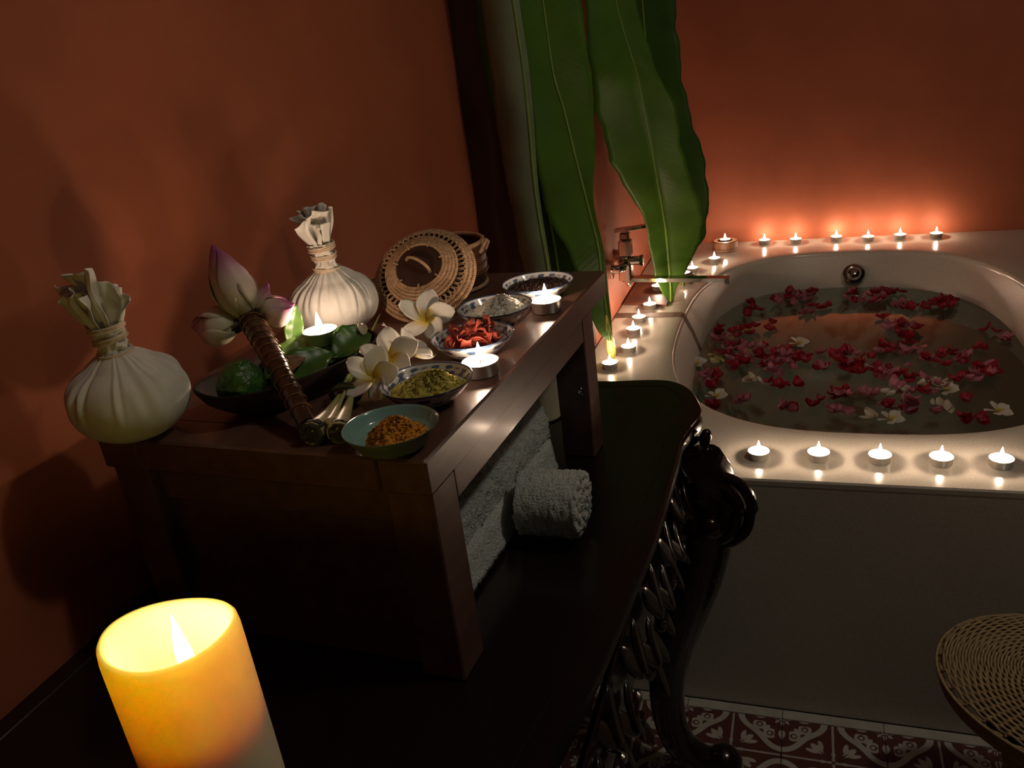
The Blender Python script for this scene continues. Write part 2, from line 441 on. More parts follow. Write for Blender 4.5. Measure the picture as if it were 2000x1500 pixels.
# snap nearest to the four corners
for cx, cyy in ((X0, Y0), (X1, Y0), (X1, Y1), (X0, Y1)):
    k = min(range(N), key=lambda i: (outer[i][0]-cx)**2+(outer[i][1]-cyy)**2); outer[k] = (cx, cyy)
def shrink(p, d): return (p[0]*(1-d/RA*.9), p[1]*(1-d/RB*.95))
rings = []
rings.append([(x, y, DECK-.012) for x, y in outer])
def inset(p, e): return (min(max(p[0], X0+e), X1-e), min(max(p[1], Y0+e), Y1-e))
rings.append([(*p, DECK-.003) for p in outer]); rings.append([(*inset(p, .003), DECK) for p in outer])
o_in = rim(RA, RB)
for f_ in (.5, .85): rings.append([(a[0]*(1-f_)+b[0]*f_, a[1]*(1-f_)+b[1]*f_, DECK) for a, b in zip(outer, o_in)])
for d, dz in ((0, 0), (.003, -.0008), (.006, -.003), (.008, -.007), (.0095, -.012)): rings.append([(*shrink(p, d), DECK+dz) for p in o_in])
g.loft(rings, True, False, False); g.build('deck', M['terrazzo'], tub, True, 28)
g = G(); rings = []
for d, z in ((.0095, DECK-.012), (.03, DECK-.05), (.052, WATER), (.085, .28), (.12, .16), (.16, .10), (.22, .08)):
    rings.append([(*shrink(p, d), z) for p in o_in])
g.loft(rings, True, False, True); g.build('basin', M['basin'], tub, True, 60)
g = G(); g.box(X0, X1, Y0+.0005, Y0+.05, 0, DECK-.0115); g.build('front_panel', M['terrazzo'], tub, False)
g = G(); g.box(WALL_X+.001-TX, X0-.0005, Y0, PIL_Y-.001-TY, 0, DECK, .004); g.build('deck_end_block', M['terrazzo'], tub, False)
# brown joint strip across the left deck and down into the basin
g = G(); g.box(X0+.002, -.316-TX-.004, 2.168-TY, 2.208-TY, DECK-.002, DECK+.0012); js = g.build('joint_strip', M['grout'], tub, False)
g = G()
pts = []
for d, z in ((-.004, DECK+.0012), (.006, DECK-.001), (.010, DECK-.012), (.03, DECK-.05), (.052, WATER-.002)):
    px = shrink((-RA, 0), d)[0]; pts.append((px+.001, z))
rings = [[(x, 2.168-TY, z), (x, 2.200-TY, z), (x-.004, 2.200-TY, z-.002), (x-.004, 2.168-TY, z-.002)] for x, z in pts]
g.loft(rings); g.build('joint_strip', M['grout'], tub, False)
# chrome overflow on the far basin wall
ov = frame((0, -.80, .60), (1, 0, 0), (.143-TX, 2.752-TY, .438))
g = G(); g.lathe([(.0, -.004), (.036, -.004), (.036, .004), (.032, .011), (.024, .014), (.021, .011), (.018, .011), (.015, .016), (.008, .019), (.001, .0195)], 32)
o = g.build('overflow_cover', M['chrome'], tub); o.matrix_local = ov

# ------------------------------------------------------------------ bath water
g = G()
ww = rim(RA, RB); pts = [shrink(p, .0515) for p in ww]
for f_ in (.25, .5, .75, 1.0): g.v += [(x*f_, y*f_, 0) for x, y in pts]
g.f.append(tuple(range(N)))
for i in range(3): g.f += [(i*N+j, i*N+(j+1) % N, (i+1)*N+(j+1) % N, (i+1)*N+j) for j in range(N)]
wt = g.build('bath_water', M['water'], None, True, 0, (TX, TY, WATER))
if wt.data.polygons[0].normal.z < 0: wt.data.flip_normals()
tag(wt, 'still greenish bath water under floating petals', 'water', kind='stuff')

# ------------------------------------------------------------------ tealights
TEA_H = .0145
def tea_meshes():
    cup = G(); cup.lathe([(0, 0), (.0170, 0), (.0178, .001), (.0188, TEA_H-.0006), (.0194, TEA_H), (.0188, TEA_H+.0002), (.0183, TEA_H-.0008), (.0176, .006)], 28, True, False)
    wax = G(); wax.lathe([(.0176, .005), (.0181, .0118), (.015, .0113), (.006, .0111), (.0005, .0115)], 28, True, True)
    wick = G(); wick.tube([(0, 0, .0110), (.0003, 0, .0145), (.0010, .0004, .0180)], [.0007, .0007, .0004], 6)
    fl = G(); fl.lathe([(.0004, .0150), (.0026, .0168), (.0036, .0195), (.0034, .0225), (.0024, .0268), (.0011, .0312), (.0002, .0345)], 12)
    return cup.mesh('cup', M['alu']), wax.mesh('wax', M['wax']), wick.mesh('wick', M['wick']), fl.mesh('flame', M['flame'])
TM = tea_meshes()
def tealight(x, y, z, label, group, power, rz=0):
    t = thing('tealight', label, 'tealight', (x, y, z), rz, group)
    for nm, me in zip(('cup', 'wax', 'wick', 'flame'), TM): inst(nm, me, t)
    point_light('tealight_glow', (0, 0, .0245), power, FLAME_COL, .0035, t)
    return t
ords = ['first', 'second', 'third', 'fourth', 'fifth', 'sixth']
for i, (x, y) in enumerate([(-.076, 1.379), (.025, 1.384), (.124, 1.383), (.219, 1.384), (.308, 1.385)]):
    tealight(x, y, DECK, ['leftmost tealight of the front row on the tub deck, nearest the carved table', 'second tealight from the left in the front row on the tub deck', 'middle tealight of the five along the front tub deck', 'fourth tealight from the left in the front row on the tub deck', 'rightmost tealight of the front row on the tub deck'][i], 'tealights along the front of the tub deck', TEA_POWER, i)
for i, (x, y) in enumerate([(-.136, 2.938), (-.034, 2.935), (.095, 2.944), (.192, 2.923), (.289, 2.932), (.395, 2.928)]):
    tealight(x, y, DECK, ['leftmost tealight in the far row against the red wall', 'second tealight from the left in the far row by the red wall', 'third tealight from the left in the far row by the red wall', 'fourth tealight from the left in the far row by the red wall', 'fifth tealight from the left in the far row by the red wall', 'rightmost tealight in the far row against the red wall'][i], 'tealights along the back wall', TEA_POWER, i)
BLOCK_H = .030
left = [(-.438, 1.803, 'nearest tealight of the left row, in front of the yellow leaf stem'), (-.414, 1.912, 'second nearest tealight of the left deck row, just beyond the leaf stem'),
        (-.426, 2.044, 'third nearest tealight in the left deck row, wide round shadow around it'), (-.428, 2.138, 'tealight just before the brown joint strip on the left deck'),
        (-.417, 2.249, 'tealight just beyond the brown joint strip, at the near edge of the brown patch'), (-.418, 2.405, 'tealight half hidden behind the tip of the right banana leaf'),
        (-.342, 2.615, 'tealight seen just above the tap spout, beside the leaf edge'), (-.284, 2.724, 'tealight on the bare deck corner in front of the round wooden holder')]
for i, (x, y, lb) in enumerate(left): tealight(x, y, DECK + (.007 if i == 5 else 0), lb, 'tealights along the left side of the tub', TEA_POWER, i*.7)
def wood_holder(x, y, r, label, hgt=BLOCK_H):
    t = thing('candle_holder', label, 'candle holder', (x, y, DECK), 0, 'round wooden tealight holders on the deck corner')
    g = G(); g.lathe([(r-.003, 0), (r, .002), (r, hgt-.003), (r-.003, hgt), (.0215, hgt), (.0205, hgt-.0005), (.0202, hgt-.011)], 40); g.build('wooden_block', M['holder'], t)
    g = G(); g.lathe([(r+.0004, hgt*.25), (r+.0008, hgt*.3), (r+.0004, hgt*.35)], 40, False, False); g.build('turned_ring', M['grout'], t)
    return t
wood_holder(-.262, 2.875, .042, 'round brown wooden holder with a tealight in the far left deck corner', .034)
tealight(-.262, 2.875, DECK+.0235, 'tealight set in the round wooden holder at the far left corner', 'tealights in wooden holders', TEA_POWER*.7)
wood_holder(-.352, 2.500, .030, 'small brown wooden holder under the tap spout beside the leaf tip', .028)
tealight(-.352, 2.500, DECK+.0175, 'tealight in the small wooden holder under the tap spout', 'tealights in wooden holders', TEA_POWER*.7)

# thin flat brown patch on the deck under the leaf tip
g = G(); g.loft([[(-.5, 2.285, z), (-.372, 2.262, z), (-.372, 2.345, z), (-.415, 2.56, z), (-.5, 2.58, z)] for z in (DECK+.0005, DECK+.006)])
tag(g.build('deck_patch', M['patch'], None, False), 'thin dark brown patch lying flat on the left tub deck', 'patch')

# ------------------------------------------------------------------ tap
tap = thing('bath_tap', 'chrome wall-mounted bath tap with a long flat spout over the tub', 'tap', (-.464, 2.2, .62))
g = G(); g.box(-.022, .014, -.020, .020, -.018, .052, .005); g.build('valve_body', M['chrome'], tap)
g = G(); g.box(-.018, .016, -.018, .018, .052, .098, .004); g.build('cartridge_housing', M['chrome'], tap)
g = G(); g.box(-.013, .012, -.013, .013, .098, .118, .003); g.build('handle_neck', M['dark_chrome'], tap)
g = G(); g.loft([[(-.026+x, -.013, .127+x*.10), (-.026+x, .013, .127+x*.10), (-.026+x, .013, .119+x*.12), (-.026+x, -.013, .119+x*.12)] for x in (0, .01, .06, .085, .09)]); g.build('lever_handle', M['chrome'], tap, False)
for dy in (-.055, .055):
    g = G(); g.tube([(-.0425, dy, .030), (-.028, dy, .030)], .026, 24); e = g.build('wall_flange', M['chrome'], tap)
    g = G(); g.tube([(-.030, dy, .030), (-.012, dy, .030), (-.004, dy*.8, .030), (-.004, dy*.3, .030)], .011, 12); g.build('inlet_pipe', M['chrome'], e)
g = G(); g.tube([(.012, -.006, .040), (.040, -.006, .040)], [.012, .012], 18); k = g.build('diverter_knob', M['chrome'], tap)
g = G(); g.tube([(.038, -.006, .040), (.047, -.006, .040)], [.0145, .0145], 6); g.build('knob_cap', M['chrome'], k)
g = G(); g.loft([[(x, -hw, zt), (x, hw, zt), (x, hw, zt-.010), (x, -hw, zt-.010)] for x, hw, zt in ((-.012, .016, -.008), (.02, .016, -.0085), (.26, .014, -.016), (.272, .0135, -.0165))]); sp_ = g.build('spout', M['chrome'], tap, False)
g = G(); g.box(.258, .272, -.010, .010, -.034, -.026, .002); g.build('outlet', M['dark_chrome'], sp_)
g = G(); g.tube([(0, 0, -.018), (0, 0, -.028), (0, 0, -.034)], [.010, .009, .005], 14); g.build('bottom_nut', M['chrome'], tap)
# ------------------------------------------------------------------ banana leaves standing in the corner
def banana(name_label, mids, mt, lat=(.93, .36, 0), fold=.25, curl=0.0, stem=None, seed=0, rag=.02, rib_r=.0035, tipup=True):
    """mids: (x, y, z, half width left, half width right) from the foot upwards"""
    t = thing('banana_leaf', name_label, 'leaf', mids[0][:3], 0, 'tall banana leaves in the corner')
    base = Vector(mids[0][:3])
    S = spline(mids, 72); L = Vector(lat).normalized(); Nn = Vector((L.y, -L.x, 0))
    r_ = random.Random(seed); ph = [r_.uniform(0, 6.28) for _ in range(6)]
    g = G(); K = 7; vein = []
    ln = 0; prev = None; rib = []
    for i, (x, y, z, wl, wr) in enumerate(S):
        c = Vector((x, y, z))-base
        if prev is not None: ln += (c-prev).length
        prev = c; rib.append(c)
        for j in range(-K, K+1):
            s_ = j/K; wd = wl if s_ < 0 else wr
            e = 1 + rag*(math.sin(ln*46+ph[0 if s_ < 0 else 1])+.6*math.sin(ln*95+ph[2 if s_ < 0 else 3]))*abs(s_)**2
            a = abs(s_)*max(wd, .002)*e
            cu = curl*a*a/.08
            und = .006*math.sin(ln*22+ph[4]+s_*1.4)*abs(s_)*min(1, wd/.05)
            p = c + L*(a*(1 if s_ > 0 else -1))*math.cos(min(1.2, abs(curl)*a*8)) + Nn*(fold*a*(1 if s_ else 0)*(1-abs(s_)*.35) - cu + und)
            g.v.append(tuple(p)); vein.append(ln*420 + abs(s_)*wd*260)
    w_ = 2*K+1
    for i in range(len(S)-1):
        for j in range(w_-1): g.f.append((i*w_+j, i*w_+j+1, (i+1)*w_+j+1, (i+1)*w_+j))
    g.attr('vein', vein); g.build('blade', M[mt], t, True, 0, solid=.0012)
    g = G(); g.tube([p+Nn*.0015 for p in rib], [max(.0012, rib_r*(1-.6*i/len(rib))) for i in range(len(rib))], 6); g.build('midrib', M['midrib'], t)
    if stem:
        g = G(); g.tube([Vector(p[:3])-base for p in stem], [p[3] for p in stem], 10); g.build('petiole', M['petiole'], t)
    return t
B = [(-.436, 1.812, .570, .006, .005), (-.4355, 1.803, .600, .024, .009), (-.435, 1.795, .656, .040, .010), (-.438, 1.79, .742, .054, .012), (-.440, 1.79, .801, .069, .012), (-.456, 1.79, .898, .093, .014),
     (-.474, 1.79, 1.004, .086, .043), (-.489, 1.79, 1.099, .072, .063), (-.505, 1.79, 1.178, .064, .076), (-.512, 1.79, 1.317, .068, .075), (-.52, 1.785, 1.48, .064, .066), (-.53, 1.78, 1.62, .03, .03), (-.535, 1.78, 1.68, .003, .003)]
banana('bright green banana leaf in the middle standing on a yellow stem', B, 'banana', fold=.18, seed=2, stem=[(-.447, 1.868, DECK+.004, .0095), (-.4435, 1.850, .530, .0118), (-.439, 1.826, .566, .0100), (-.436, 1.806, .600, .0068), (-.435, 1.793, .640, .003)])
C_ = [(-0.366, 2.3, 0.505, 0.0061, 0.0082), (-0.3607, 2.28, 0.557, 0.0314, 0.0172), (-0.358, 2.25, 0.639, 0.048, 0.062), (-0.3507, 2.18, 0.744, 0.0514, 0.1017), (-0.3526, 2.15, 0.8159, 0.0592, 0.0898), (-0.3552, 2.12, 0.8802, 0.0886, 0.0829), (-0.3586, 2.09, 0.9541, 0.1059, 0.0706), (-0.3634, 2.07, 1.0148, 0.1122, 0.0754), (-0.369, 2.05, 1.079, 0.1121, 0.0656), (-0.3753, 2.03, 1.1491, 0.1074, 0.0451), (-0.3941, 2.02, 1.2286, 0.088, 0.044), (-0.4074, 2.01, 1.3046, 0.0706, 0.0438), (-0.416, 2.0, 1.4359, 0.0533, 0.0444), (-0.4196, 2.0, 1.5603, 0.0036, 0.0036)]
banana('broad green banana leaf in front of the tap wall, pale midrib, tip near the spout', C_, 'banana', fold=.30, seed=5, rag=.035, rib_r=.003)
D_ = [(-.345, 2.42, .514, .004, .004), (-.345, 2.42, .60, .015, .015), (-.345, 2.42, .67, .06, .07), (-.350, 2.42, .83, .08, .085), (-.37, 2.42, .93, .08, .085), (-.40, 2.42, 1.05, .08, .085), (-.415, 2.42, 1.20, .07, .085), (-.42, 2.42, 1.32, .06, .085), (-.43, 2.42, 1.5, .06, .06), (-.435, 2.42, 1.65, .004, .004)]
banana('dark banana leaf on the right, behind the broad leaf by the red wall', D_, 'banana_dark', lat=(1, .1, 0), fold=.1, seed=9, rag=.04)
E_ = [(-.545, 1.828, .5095, .005, .005), (-.545, 1.828, .54, .016, .016), (-.545, 1.828, .60, .032, .038), (-.548, 1.828, .70, .055, .075), (-.552, 1.828, .80, .065, .085), (-.565, 1.828, .95, .075, .085), (-.58, 1.828, 1.1, .08, .08), (-.59, 1.828, 1.33, .085, .07), (-.6, 1.828, 1.5, .06, .05), (-.6, 1.828, 1.62, .004, .004)]
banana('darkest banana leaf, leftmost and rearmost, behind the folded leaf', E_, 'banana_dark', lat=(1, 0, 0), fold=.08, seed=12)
A_ = [(-.528, 1.735, .5095, .006, .003), (-.530, 1.735, .55, .030, .004), (-.533, 1.735, .62, .05, .004), (-.545, 1.735, .78, .058, .006), (-.555, 1.735, .94, .062, .008), (-.552, 1.735, 1.09, .078, .010), (-.552, 1.735, 1.2, .076, .012), (-.558, 1.735, 1.33, .072, .012), (-.565, 1.735, 1.5, .05, .01), (-.57, 1.735, 1.6, .004, .003)]
banana('pale folded banana leaf on the left, showing its greyish underside', A_, 'banana_pale', fold=.05, curl=.9, seed=15, rib_r=.004)

# ------------------------------------------------------------------ carved black table
table = thing('carved_table', 'long black lacquered table with carved edge and cabriole legs against the wall', 'table', (-.45, .72, 0))
OX, OY = -.45, .72
right = [(-.30, 1.265), (-.245, 1.272), (-.208, 1.268), (-.176, 1.240), (-.153, 1.187), (-.146, 1.148), (-.155, 1.105), (-.162, 1.060), (-.161, .998), (-.161, .90), (-.163, .816), (-.168, .745), (-.175, .644), (-.184, .545), (-.192, .484), (-.196, .40), (-.185, .31), (-.168, .255), (-.170, .205), (-.195, .165), (-.245, .150)]
rs = spline(right, 90)
outl = [tuple(p) for p in rs] + [(-.40, .148), (-.55, .148), (-.733, .150), (-.733, .45), (-.733, .72), (-.733, 1.0), (-.733, 1.263), (-.60, 1.263), (-.45, 1.263)]
outl = np.array(outl)
def offset(P, d):
    a = np.roll(P, 1, 0); b = np.roll(P, -1, 0); t = b-a; t /= np.linalg.norm(t, axis=1)[:, None]
    n = np.stack([-t[:, 1], t[:, 0]], 1)
    return P + n*d
cen = outl.mean(0); sgn = 1 if np.dot(offset(outl, .01)[20]-outl[20], cen-outl[20]) > 0 else -1
def ring_at(d, z):
    q = offset(outl, sgn*d); return [(x-OX, y-OY, z) for x, y in q]
g = G()
prof = [(.030, .655), (.012, .657), (.006, .664), (.008, .669), (.001, .673), (-.001, .680), (.0005, .688), (.004, .6915), (.0042, .694), (.0015, .697), (.0, .699), (.0015, .7003), (.0235, .7003), (.0245, .6992), (.0262, .6992), (.0272, .7)]
g.loft([ring_at(d, z) for d, z in prof], True, True, True)
g.build('table_top', M['black_wood'], table, True, 30)
# side rails below the top
g = G(); g.box(-.185-OX, -.165-OX-.012, .30-OY, 1.09-OY, .560, .657, .003); g.build('side_rail', M['carved'], table)
g = G(); g.box(-.68-OX, -.22-OX, 1.195-OY, 1.215-OY, .575, .657, .003); g.build('end_rail', M['carved'], table)
g = G(); g.box(-.725-OX, -.705-OX, .25-OY, 1.18-OY, .560, .657, .003); g.build('side_rail', M['carved'], table)
# a carved lobe: pointed leaf with a raised spine
def lobe_mesh():
    g = G(); nu, nv = 10, 12
    def fn(u, v):
        a = 2*math.pi*u; t = v
        wv = .0115*math.sqrt(max(.0004, 1-((t-.58)/.43)**2 if t > .58 else 1-.85*((t-.58)/.58)**2))
        return (wv*math.cos(a), .055*t + 0, .0055*math.sin(a)*math.sin(math.pi*t)**.5 + .012*t*t + (.002*math.cos(2*a) if math.sin(a) > 0 else 0)*math.sin(math.pi*t))
    g.grid(fn, nu, nv, True); return g.mesh('carved_leaf', M['carved'])
LM = lobe_mesh()
def lobe(p, d, n, s=1.0):
    """lobe at p growing along d, face turned to n"""
    d = Vector(d).normalized(); n = Vector(n); n = (n-d*n.dot(d)).normalized(); x = d.cross(n)
    m_ = Matrix(((x.x*s, d.x*s, n.x*s, p[0]-OX), (x.y*s, d.y*s, n.y*s, p[1]-OY), (x.z*s, d.z*s, n.z*s, p[2]), (0, 0, 0, 1)))
    return inst('carved_leaf', LM, table, mtx=m_)
r_ = random.Random(3)
def edge_x(y): return float(np.interp(y, rs[::-1, 1][:], rs[::-1, 0][:])) if True else 0
ys = np.linspace(1.075, .36, 15)
for i, y in enumerate(ys):
    x = -.170 if y > .75 else -.170-(.75-y)*.06
    drop = .52 + .040*math.cos((y-.70)/.40*2*math.pi)**2
    lobe((x, y, .655), (.10, -.55 if i % 2 else .45, -1), (1, 0, .1), 1.05)
    lobe((x+.006, y-.012, .628), (.16, .6 if i % 2 else -.7, -1), (1, 0, .2), .95)
    if i % 3 != 1: lobe((x+.004, y+.006, .598), (.12, r_.uniform(-.5, .5), -1), (1, .1, .2), 1.0)
    if i % 2 == 0 and .45 < y < .80: lobe((x+.006, y, .570), (.15, r_.uniform(-.4, .4), -1), (1, 0, .3), 1.0)
# bead-and-scroll strip along the lower edge of the rail
for k, y in enumerate(np.linspace(1.06, .40, 9)):
    g = G(); c = (-.168-OX, y-OY, .585)
    pth = [(c[0]+.006+.001*a, c[1]+(.026-.0035*a)*math.cos(a*1.1), c[2]+(.026-.0035*a)*math.sin(a*1.1)) for a in np.linspace(0, 6.0, 26)]
    g.tube(pth, [.0055-.0005*abs(a-3) for a in np.linspace(0, 6, 26)], 7); g.build('scroll', M['carved'], table)
# three lobes hanging at the far corner
for k, (p, tl) in enumerate([((-.1385, 1.128, .668), .25), ((-.1375, 1.126, .640), .15), ((-.1345, 1.122, .616), .35)]):
    g = G(); g.ell((p[0]-OX, p[1]-OY, p[2]), (.0090, .011, .0155), 14, 12, Matrix.Rotation(tl, 3, 'Y')); g.build('carved_bead', M['carved'], table)
    lobe((p[0]-.030, p[1]-.010, p[2]-.016), (.55, .05, .70), (.4, -1, .1), .62)
# cabriole legs
legp = [(-.150, 1.10, .640, .042), (-.137, 1.11, .590, .047), (-.148, 1.11, .505, .047), (-.163, 1.11, .435, .046), (-.183, 1.11, .363, .041), (-.204, 1.11, .287, .0355), (-.216, 1.11, .209, .0315), (-.216, 1.11, .129, .0285), (-.200, 1.11, .073, .028), (-.166, 1.112, .040, .0275), (-.140, 1.113, .034, .026)]
def leg_parts(fx, fy, mirx=False, miry=False):
    def q(p):
        x, y, z = p[:3]
        if mirx: x = -.45*2 - x + .0
        if miry: y = .72*2 - y - .03
        return (x-OX, y-OY, z)
    sp_pts = spline(legp, 40)
    g = G(); g.tube([q(p) for p in sp_pts], [p[3] for p in sp_pts], 18, up=(0, 1, .01)); lg = g.build('leg', M['carved'], table)
    g = G(); g.ell(q((-.126, 1.113, .040)), (.033, .031, .033), 20, 14); g.build('ball_foot', M['carved'], lg)
    # knee volute: ridges wrapped round the knee
    for k, (rr_, off) in enumerate(((.052, 0), (.043, -.010), (.033, -.017), (.022, -.022))):
        pth = []
        for a in np.linspace(-.6, 3.6, 30):
            pth.append(q((-.118 - .010*k + rr_*math.sin(a)*.95*(.9 if a > 1.5 else 1), 1.085+off*.9, .570 + rr_*math.cos(a)*1.15)))
        g = G(); g.tube(pth, [.0035+.0055*math.sin(math.pi*i/29) for i in range(30)], 8); g.build('knee_scroll', M['carved'], lg)
    g = G(); g.ell(q((-.142, 1.105, .562)), (.046, .038, .056), 24, 16); g.build('knee', M['carved'], lg)
    g = G(); g.ell(q((-.128, 1.060, .555)), (.016, .014, .018), 14, 10); g.build('knee_boss', M['carved'], lg)
    return lg
leg_parts(0, 0)
leg_parts(0, 0, True, False); leg_parts(0, 0, True, True); leg_parts(0, 0, False, True)
# acanthus on the visible knee
for k, (x, z, s_) in enumerate([(-.105, .545, 1.0), (-.106, .50, 1.0), (-.112, .455, .95), (-.124, .415, .9), (-.140, .380, .85), (-.150, .350, .7)]):
    lobe((x-.026, 1.080, z+.040), (.05, .02, -1), (1, -.6, .1), s_*.95)
    lobe((x-.044, 1.066, z+.03), (-.04, 0.04, -1), (.4, -1, .1), s_*.9)

# ------------------------------------------------------------------ raised wooden stand (low tray table) on the carved table
A0 = Vector((-.657, .559)); B0 = Vector((-.2913, .541)); Cc = Vector((-.2658, 1.105))
SRZ = math.atan2(B0.y-A0.y, B0.x-A0.x); SW = (B0-A0).length; SL = (Cc-B0).length
cent = (A0+Cc)/2
stand = thing('wooden_stand', 'low dark mahogany stand with four square legs, set on the black table', 'stand', (cent.x, cent.y, TABLE+.0004), SRZ)
hw, hl = SW/2, SL/2; HT = TRAY-TABLE-.0004; ST = .034
fwid = .048
g = G(); g.box(-hw+fwid+.0006, hw-fwid-.0006, -hl+fwid+.0006, hl-fwid-.0006, HT-ST+.004, HT-.0008); g.build('top_panel', M['mahogany'], stand, False)
for nm, b in (('frame_board', (-hw, -hw+fwid, -hl, hl)), ('frame_board', (hw-fwid, hw, -hl, hl)), ('frame_board', (-hw+fwid+.0004, hw-fwid-.0004, -hl, -hl+fwid)), ('frame_board', (-hw+fwid+.0004, hw-fwid-.0004, hl-fwid, hl))):
    g = G(); g.box(*b, HT-ST, HT, .0022); g.build(nm, M['mahogany'], stand)
lw = .045; ylegs = ((-hl+.006, -hl+.006+lw), (hl-.112, hl-.112+lw))
for sx in (-1, 1):
    xa, xb = (hw-.003-lw, hw-.003) if sx > 0 else (-hw+.003, -hw+.003+lw)
    for ya, yb in ylegs:
        g = G(); g.box(xa, xb, ya, yb, 0, HT-ST-.0004, .0016); g.build('leg', M['mahogany'], stand)
    g = G(); g.box(xa+.008 if sx < 0 else xb-.026, xa+.026 if sx < 0 else xb-.0006, ylegs[0][1]+.0004, ylegs[1][0]-.0004, HT-ST-.031, HT-ST-.0006, .0012); g.build('side_rail', M['mahogany'], stand)
g = G(); g.ell((hw-.003-.012, ylegs[1][0]-.0006, .100), (.0042, .0022, .0058), 12, 8); g.build('screw_cap', M['chrome'], stand)
for ya, yb in ((ylegs[0][0]+.010, ylegs[0][0]+.030), (ylegs[1][1]-.030, ylegs[1][1]-.010)):
    g = G(); g.box(-hw+.003+lw+.0004, hw-.003-lw-.0004, ya, yb, HT-ST-.040, HT-ST-.0006, .0012); g.build('end_rail', M['mahogany'], stand)

g = G(); g.box(-hw+.003+lw+.0004, hw-.003-lw-.0004, ylegs[0][0]+.014, ylegs[0][0]+.026, .0004, HT-ST-.0405); g.build('front_panel', M['mahogany'], stand, False)  # panel added to keep the unlit opening under the stand dark

# ------------------------------------------------------------------ towels under the stand
def fluff(p, n, a): return Vector(p)+Vector(n)*rng.normal(0, a)
t1 = thing('rolled_towel', 'thick white terry towel rolled lengthwise under the stand beside its front leg', 'towel', (-.385, .78, TABLE+.001), 0, 'white towels under the stand')
ax0, ax1 = Vector((-.402, .605, 0)), Vector((-.374, .968, 0)); org = Vector((-.385, .78, 0))
g = G(); rings = []
NS, NR = 90, 96
for i in range(NS+1):
    s_ = i/NS; c = ax0.lerp(ax1, s_)-org; sc = 1.0
    end = min(s_, 1-s_)*NS
    if end < 4: sc = math.sqrt(max(0.0, 1-((4-end)/4.2)**2))*.4+.6
    q = []
    for j in range(NR):
        a = 2*math.pi*j/NR; ca, sa = math.cos(a), math.sin(a)
        rx, rz_ = .052*sc, .058*sc
        e = 2.4; rad = (abs(ca)**e+abs(sa)**e)**(-1/e)
        seam = .005 if .02 < ((a+1.15) % (2*math.pi))/(2*math.pi) < .05 else 0
        n_ = rng.normal(0, .0014)
        q.append(c+Vector(((rx*rad+n_-seam)*ca, rng.normal(0, .001) + (rng.normal(0, .004) if i in (0, NS) else 0), .062+(rz_*rad+n_-seam)*sa)))
    rings.append(q)
g.loft(rings); g.build('roll', M['terry'], t1, True, 0)
g = G()   # loose outer flap lying along the table side
rings = []
for i in range(61):
    s_ = i/60; c = ax0.lerp(ax1, .12+s_*.82)-org
    pts = [(.0515, .050), (.0545, .032), (.056, .014), (.0575, .0045), (.064, .0035), (.0635, .0105), (.0605, .018), (.0585, .034), (.0555, .050)]
    rings.append([c+Vector((x+rng.normal(0, .0007), 0, max(.001, z+rng.normal(0, .0007)))) for x, z in pts])
g.loft(rings); g.build('outer_fold', M['terry'], t1, True, 0)

t2 = thing('rolled_towel', 'small white towel roll showing its spiral end, beside the longer roll', 'towel', (-.275, .805, TABLE+.001), 0, 'white towels under the stand')
g = G(); NT_ = 150; xs = np.linspace(-.0385, .034, 34); rings = []
def spir(a): return .0075+.0355*(a/(3.3*2*math.pi))
prof_o = [(spir(a), a) for a in np.linspace(0, 3.3*2*math.pi, NT_)]
prof_i = [(max(.001, spir(a)-.0098), a) for a in np.linspace(3.3*2*math.pi, 0, NT_)]
shape = [(r*math.cos(a+2.2), r*math.sin(a+2.2)*.97) for r, a in prof_o+prof_i]
for xi, x in enumerate(xs):
    endk = min(xi, len(xs)-1-xi); q = []
    for y, z in shape:
        n_ = rng.normal(0, .0009)
        rr_ = math.hypot(y, z)+1e-6
        q.append((x+(rng.normal(0, .0016) if endk == 0 else 0) + (.006*(1-rr_/.042) if xi == len(xs)-1 else 0)*1.0, y*(1+n_/rr_), z*(1+n_/rr_)+.0425))
    rings.append(q)
o = g.loft(rings, True, False, False)
n2 = len(shape)
for base_ in (0, (len(xs)-1)*n2):
    for j in range(NT_-1): g.f.append((o+base_+j, o+base_+j+1, o+base_+n2-2-j, o+base_+n2-1-j))
g.build('roll', M['terry'], t2, True, 0)

# ------------------------------------------------------------------ cream candle half hidden behind the stand leg
t = thing('pillar_candle', 'unlit cream pillar candle under the stand behind its far leg', 'candle', (-.392, 1.125, TABLE+.0005))
g = G(); g.lathe([(.034, 0), (.0365, .003), (.0368, .06), (.0366, .104), (.034, .107), (.028, .1055), (.0005, .103)], 40); g.build('wax_body', M['cream_wax'], t)
g = G(); g.tube([(0, 0, .102), (.001, 0, .112)], .001, 6); g.build('wick', M['wick'], t)

# ------------------------------------------------------------------ glowing pillar candle in the foreground
PC = (-.359, .309, TABLE+.0045); PH = .2403
t = thing('led_candle', 'large glowing ivory pillar candle with a scooped top in the foreground', 'candle', PC)
g = G(); R_ = .0405; n = 72; rings = []
def lip(a): return -.0042*math.sin(a+.35) + .0018*math.sin(2*a+1.0)
for k, (r, z, l) in enumerate([(.0385, 0, 0), (.0405, .002, 0), (.0405, .05, 0), (.0405, .10, 0), (.0405, .15, 0), (.0405, .19, .1), (.0405, .215, .45), (.0404, .231, .85), (.0397, .2372, 1), (.0382, .2395, 1), (.0365, .2388, 1), (.0352, .2360, 1), (.0345, .228, .9), (.0340, .205, .4), (.0335, .182, .1), (.031, .172, 0), (.024, .168, 0), (.012, .167, 0), (.001, .1668, 0)]):
    rings.append([(r*math.cos(2*math.pi*j/n), r*math.sin(2*math.pi*j/n), z+l*lip(2*math.pi*j/n)) for j in range(n)])
g.loft(rings); g.build('wax_shell', M['pillar_wax'], t, True, 0)
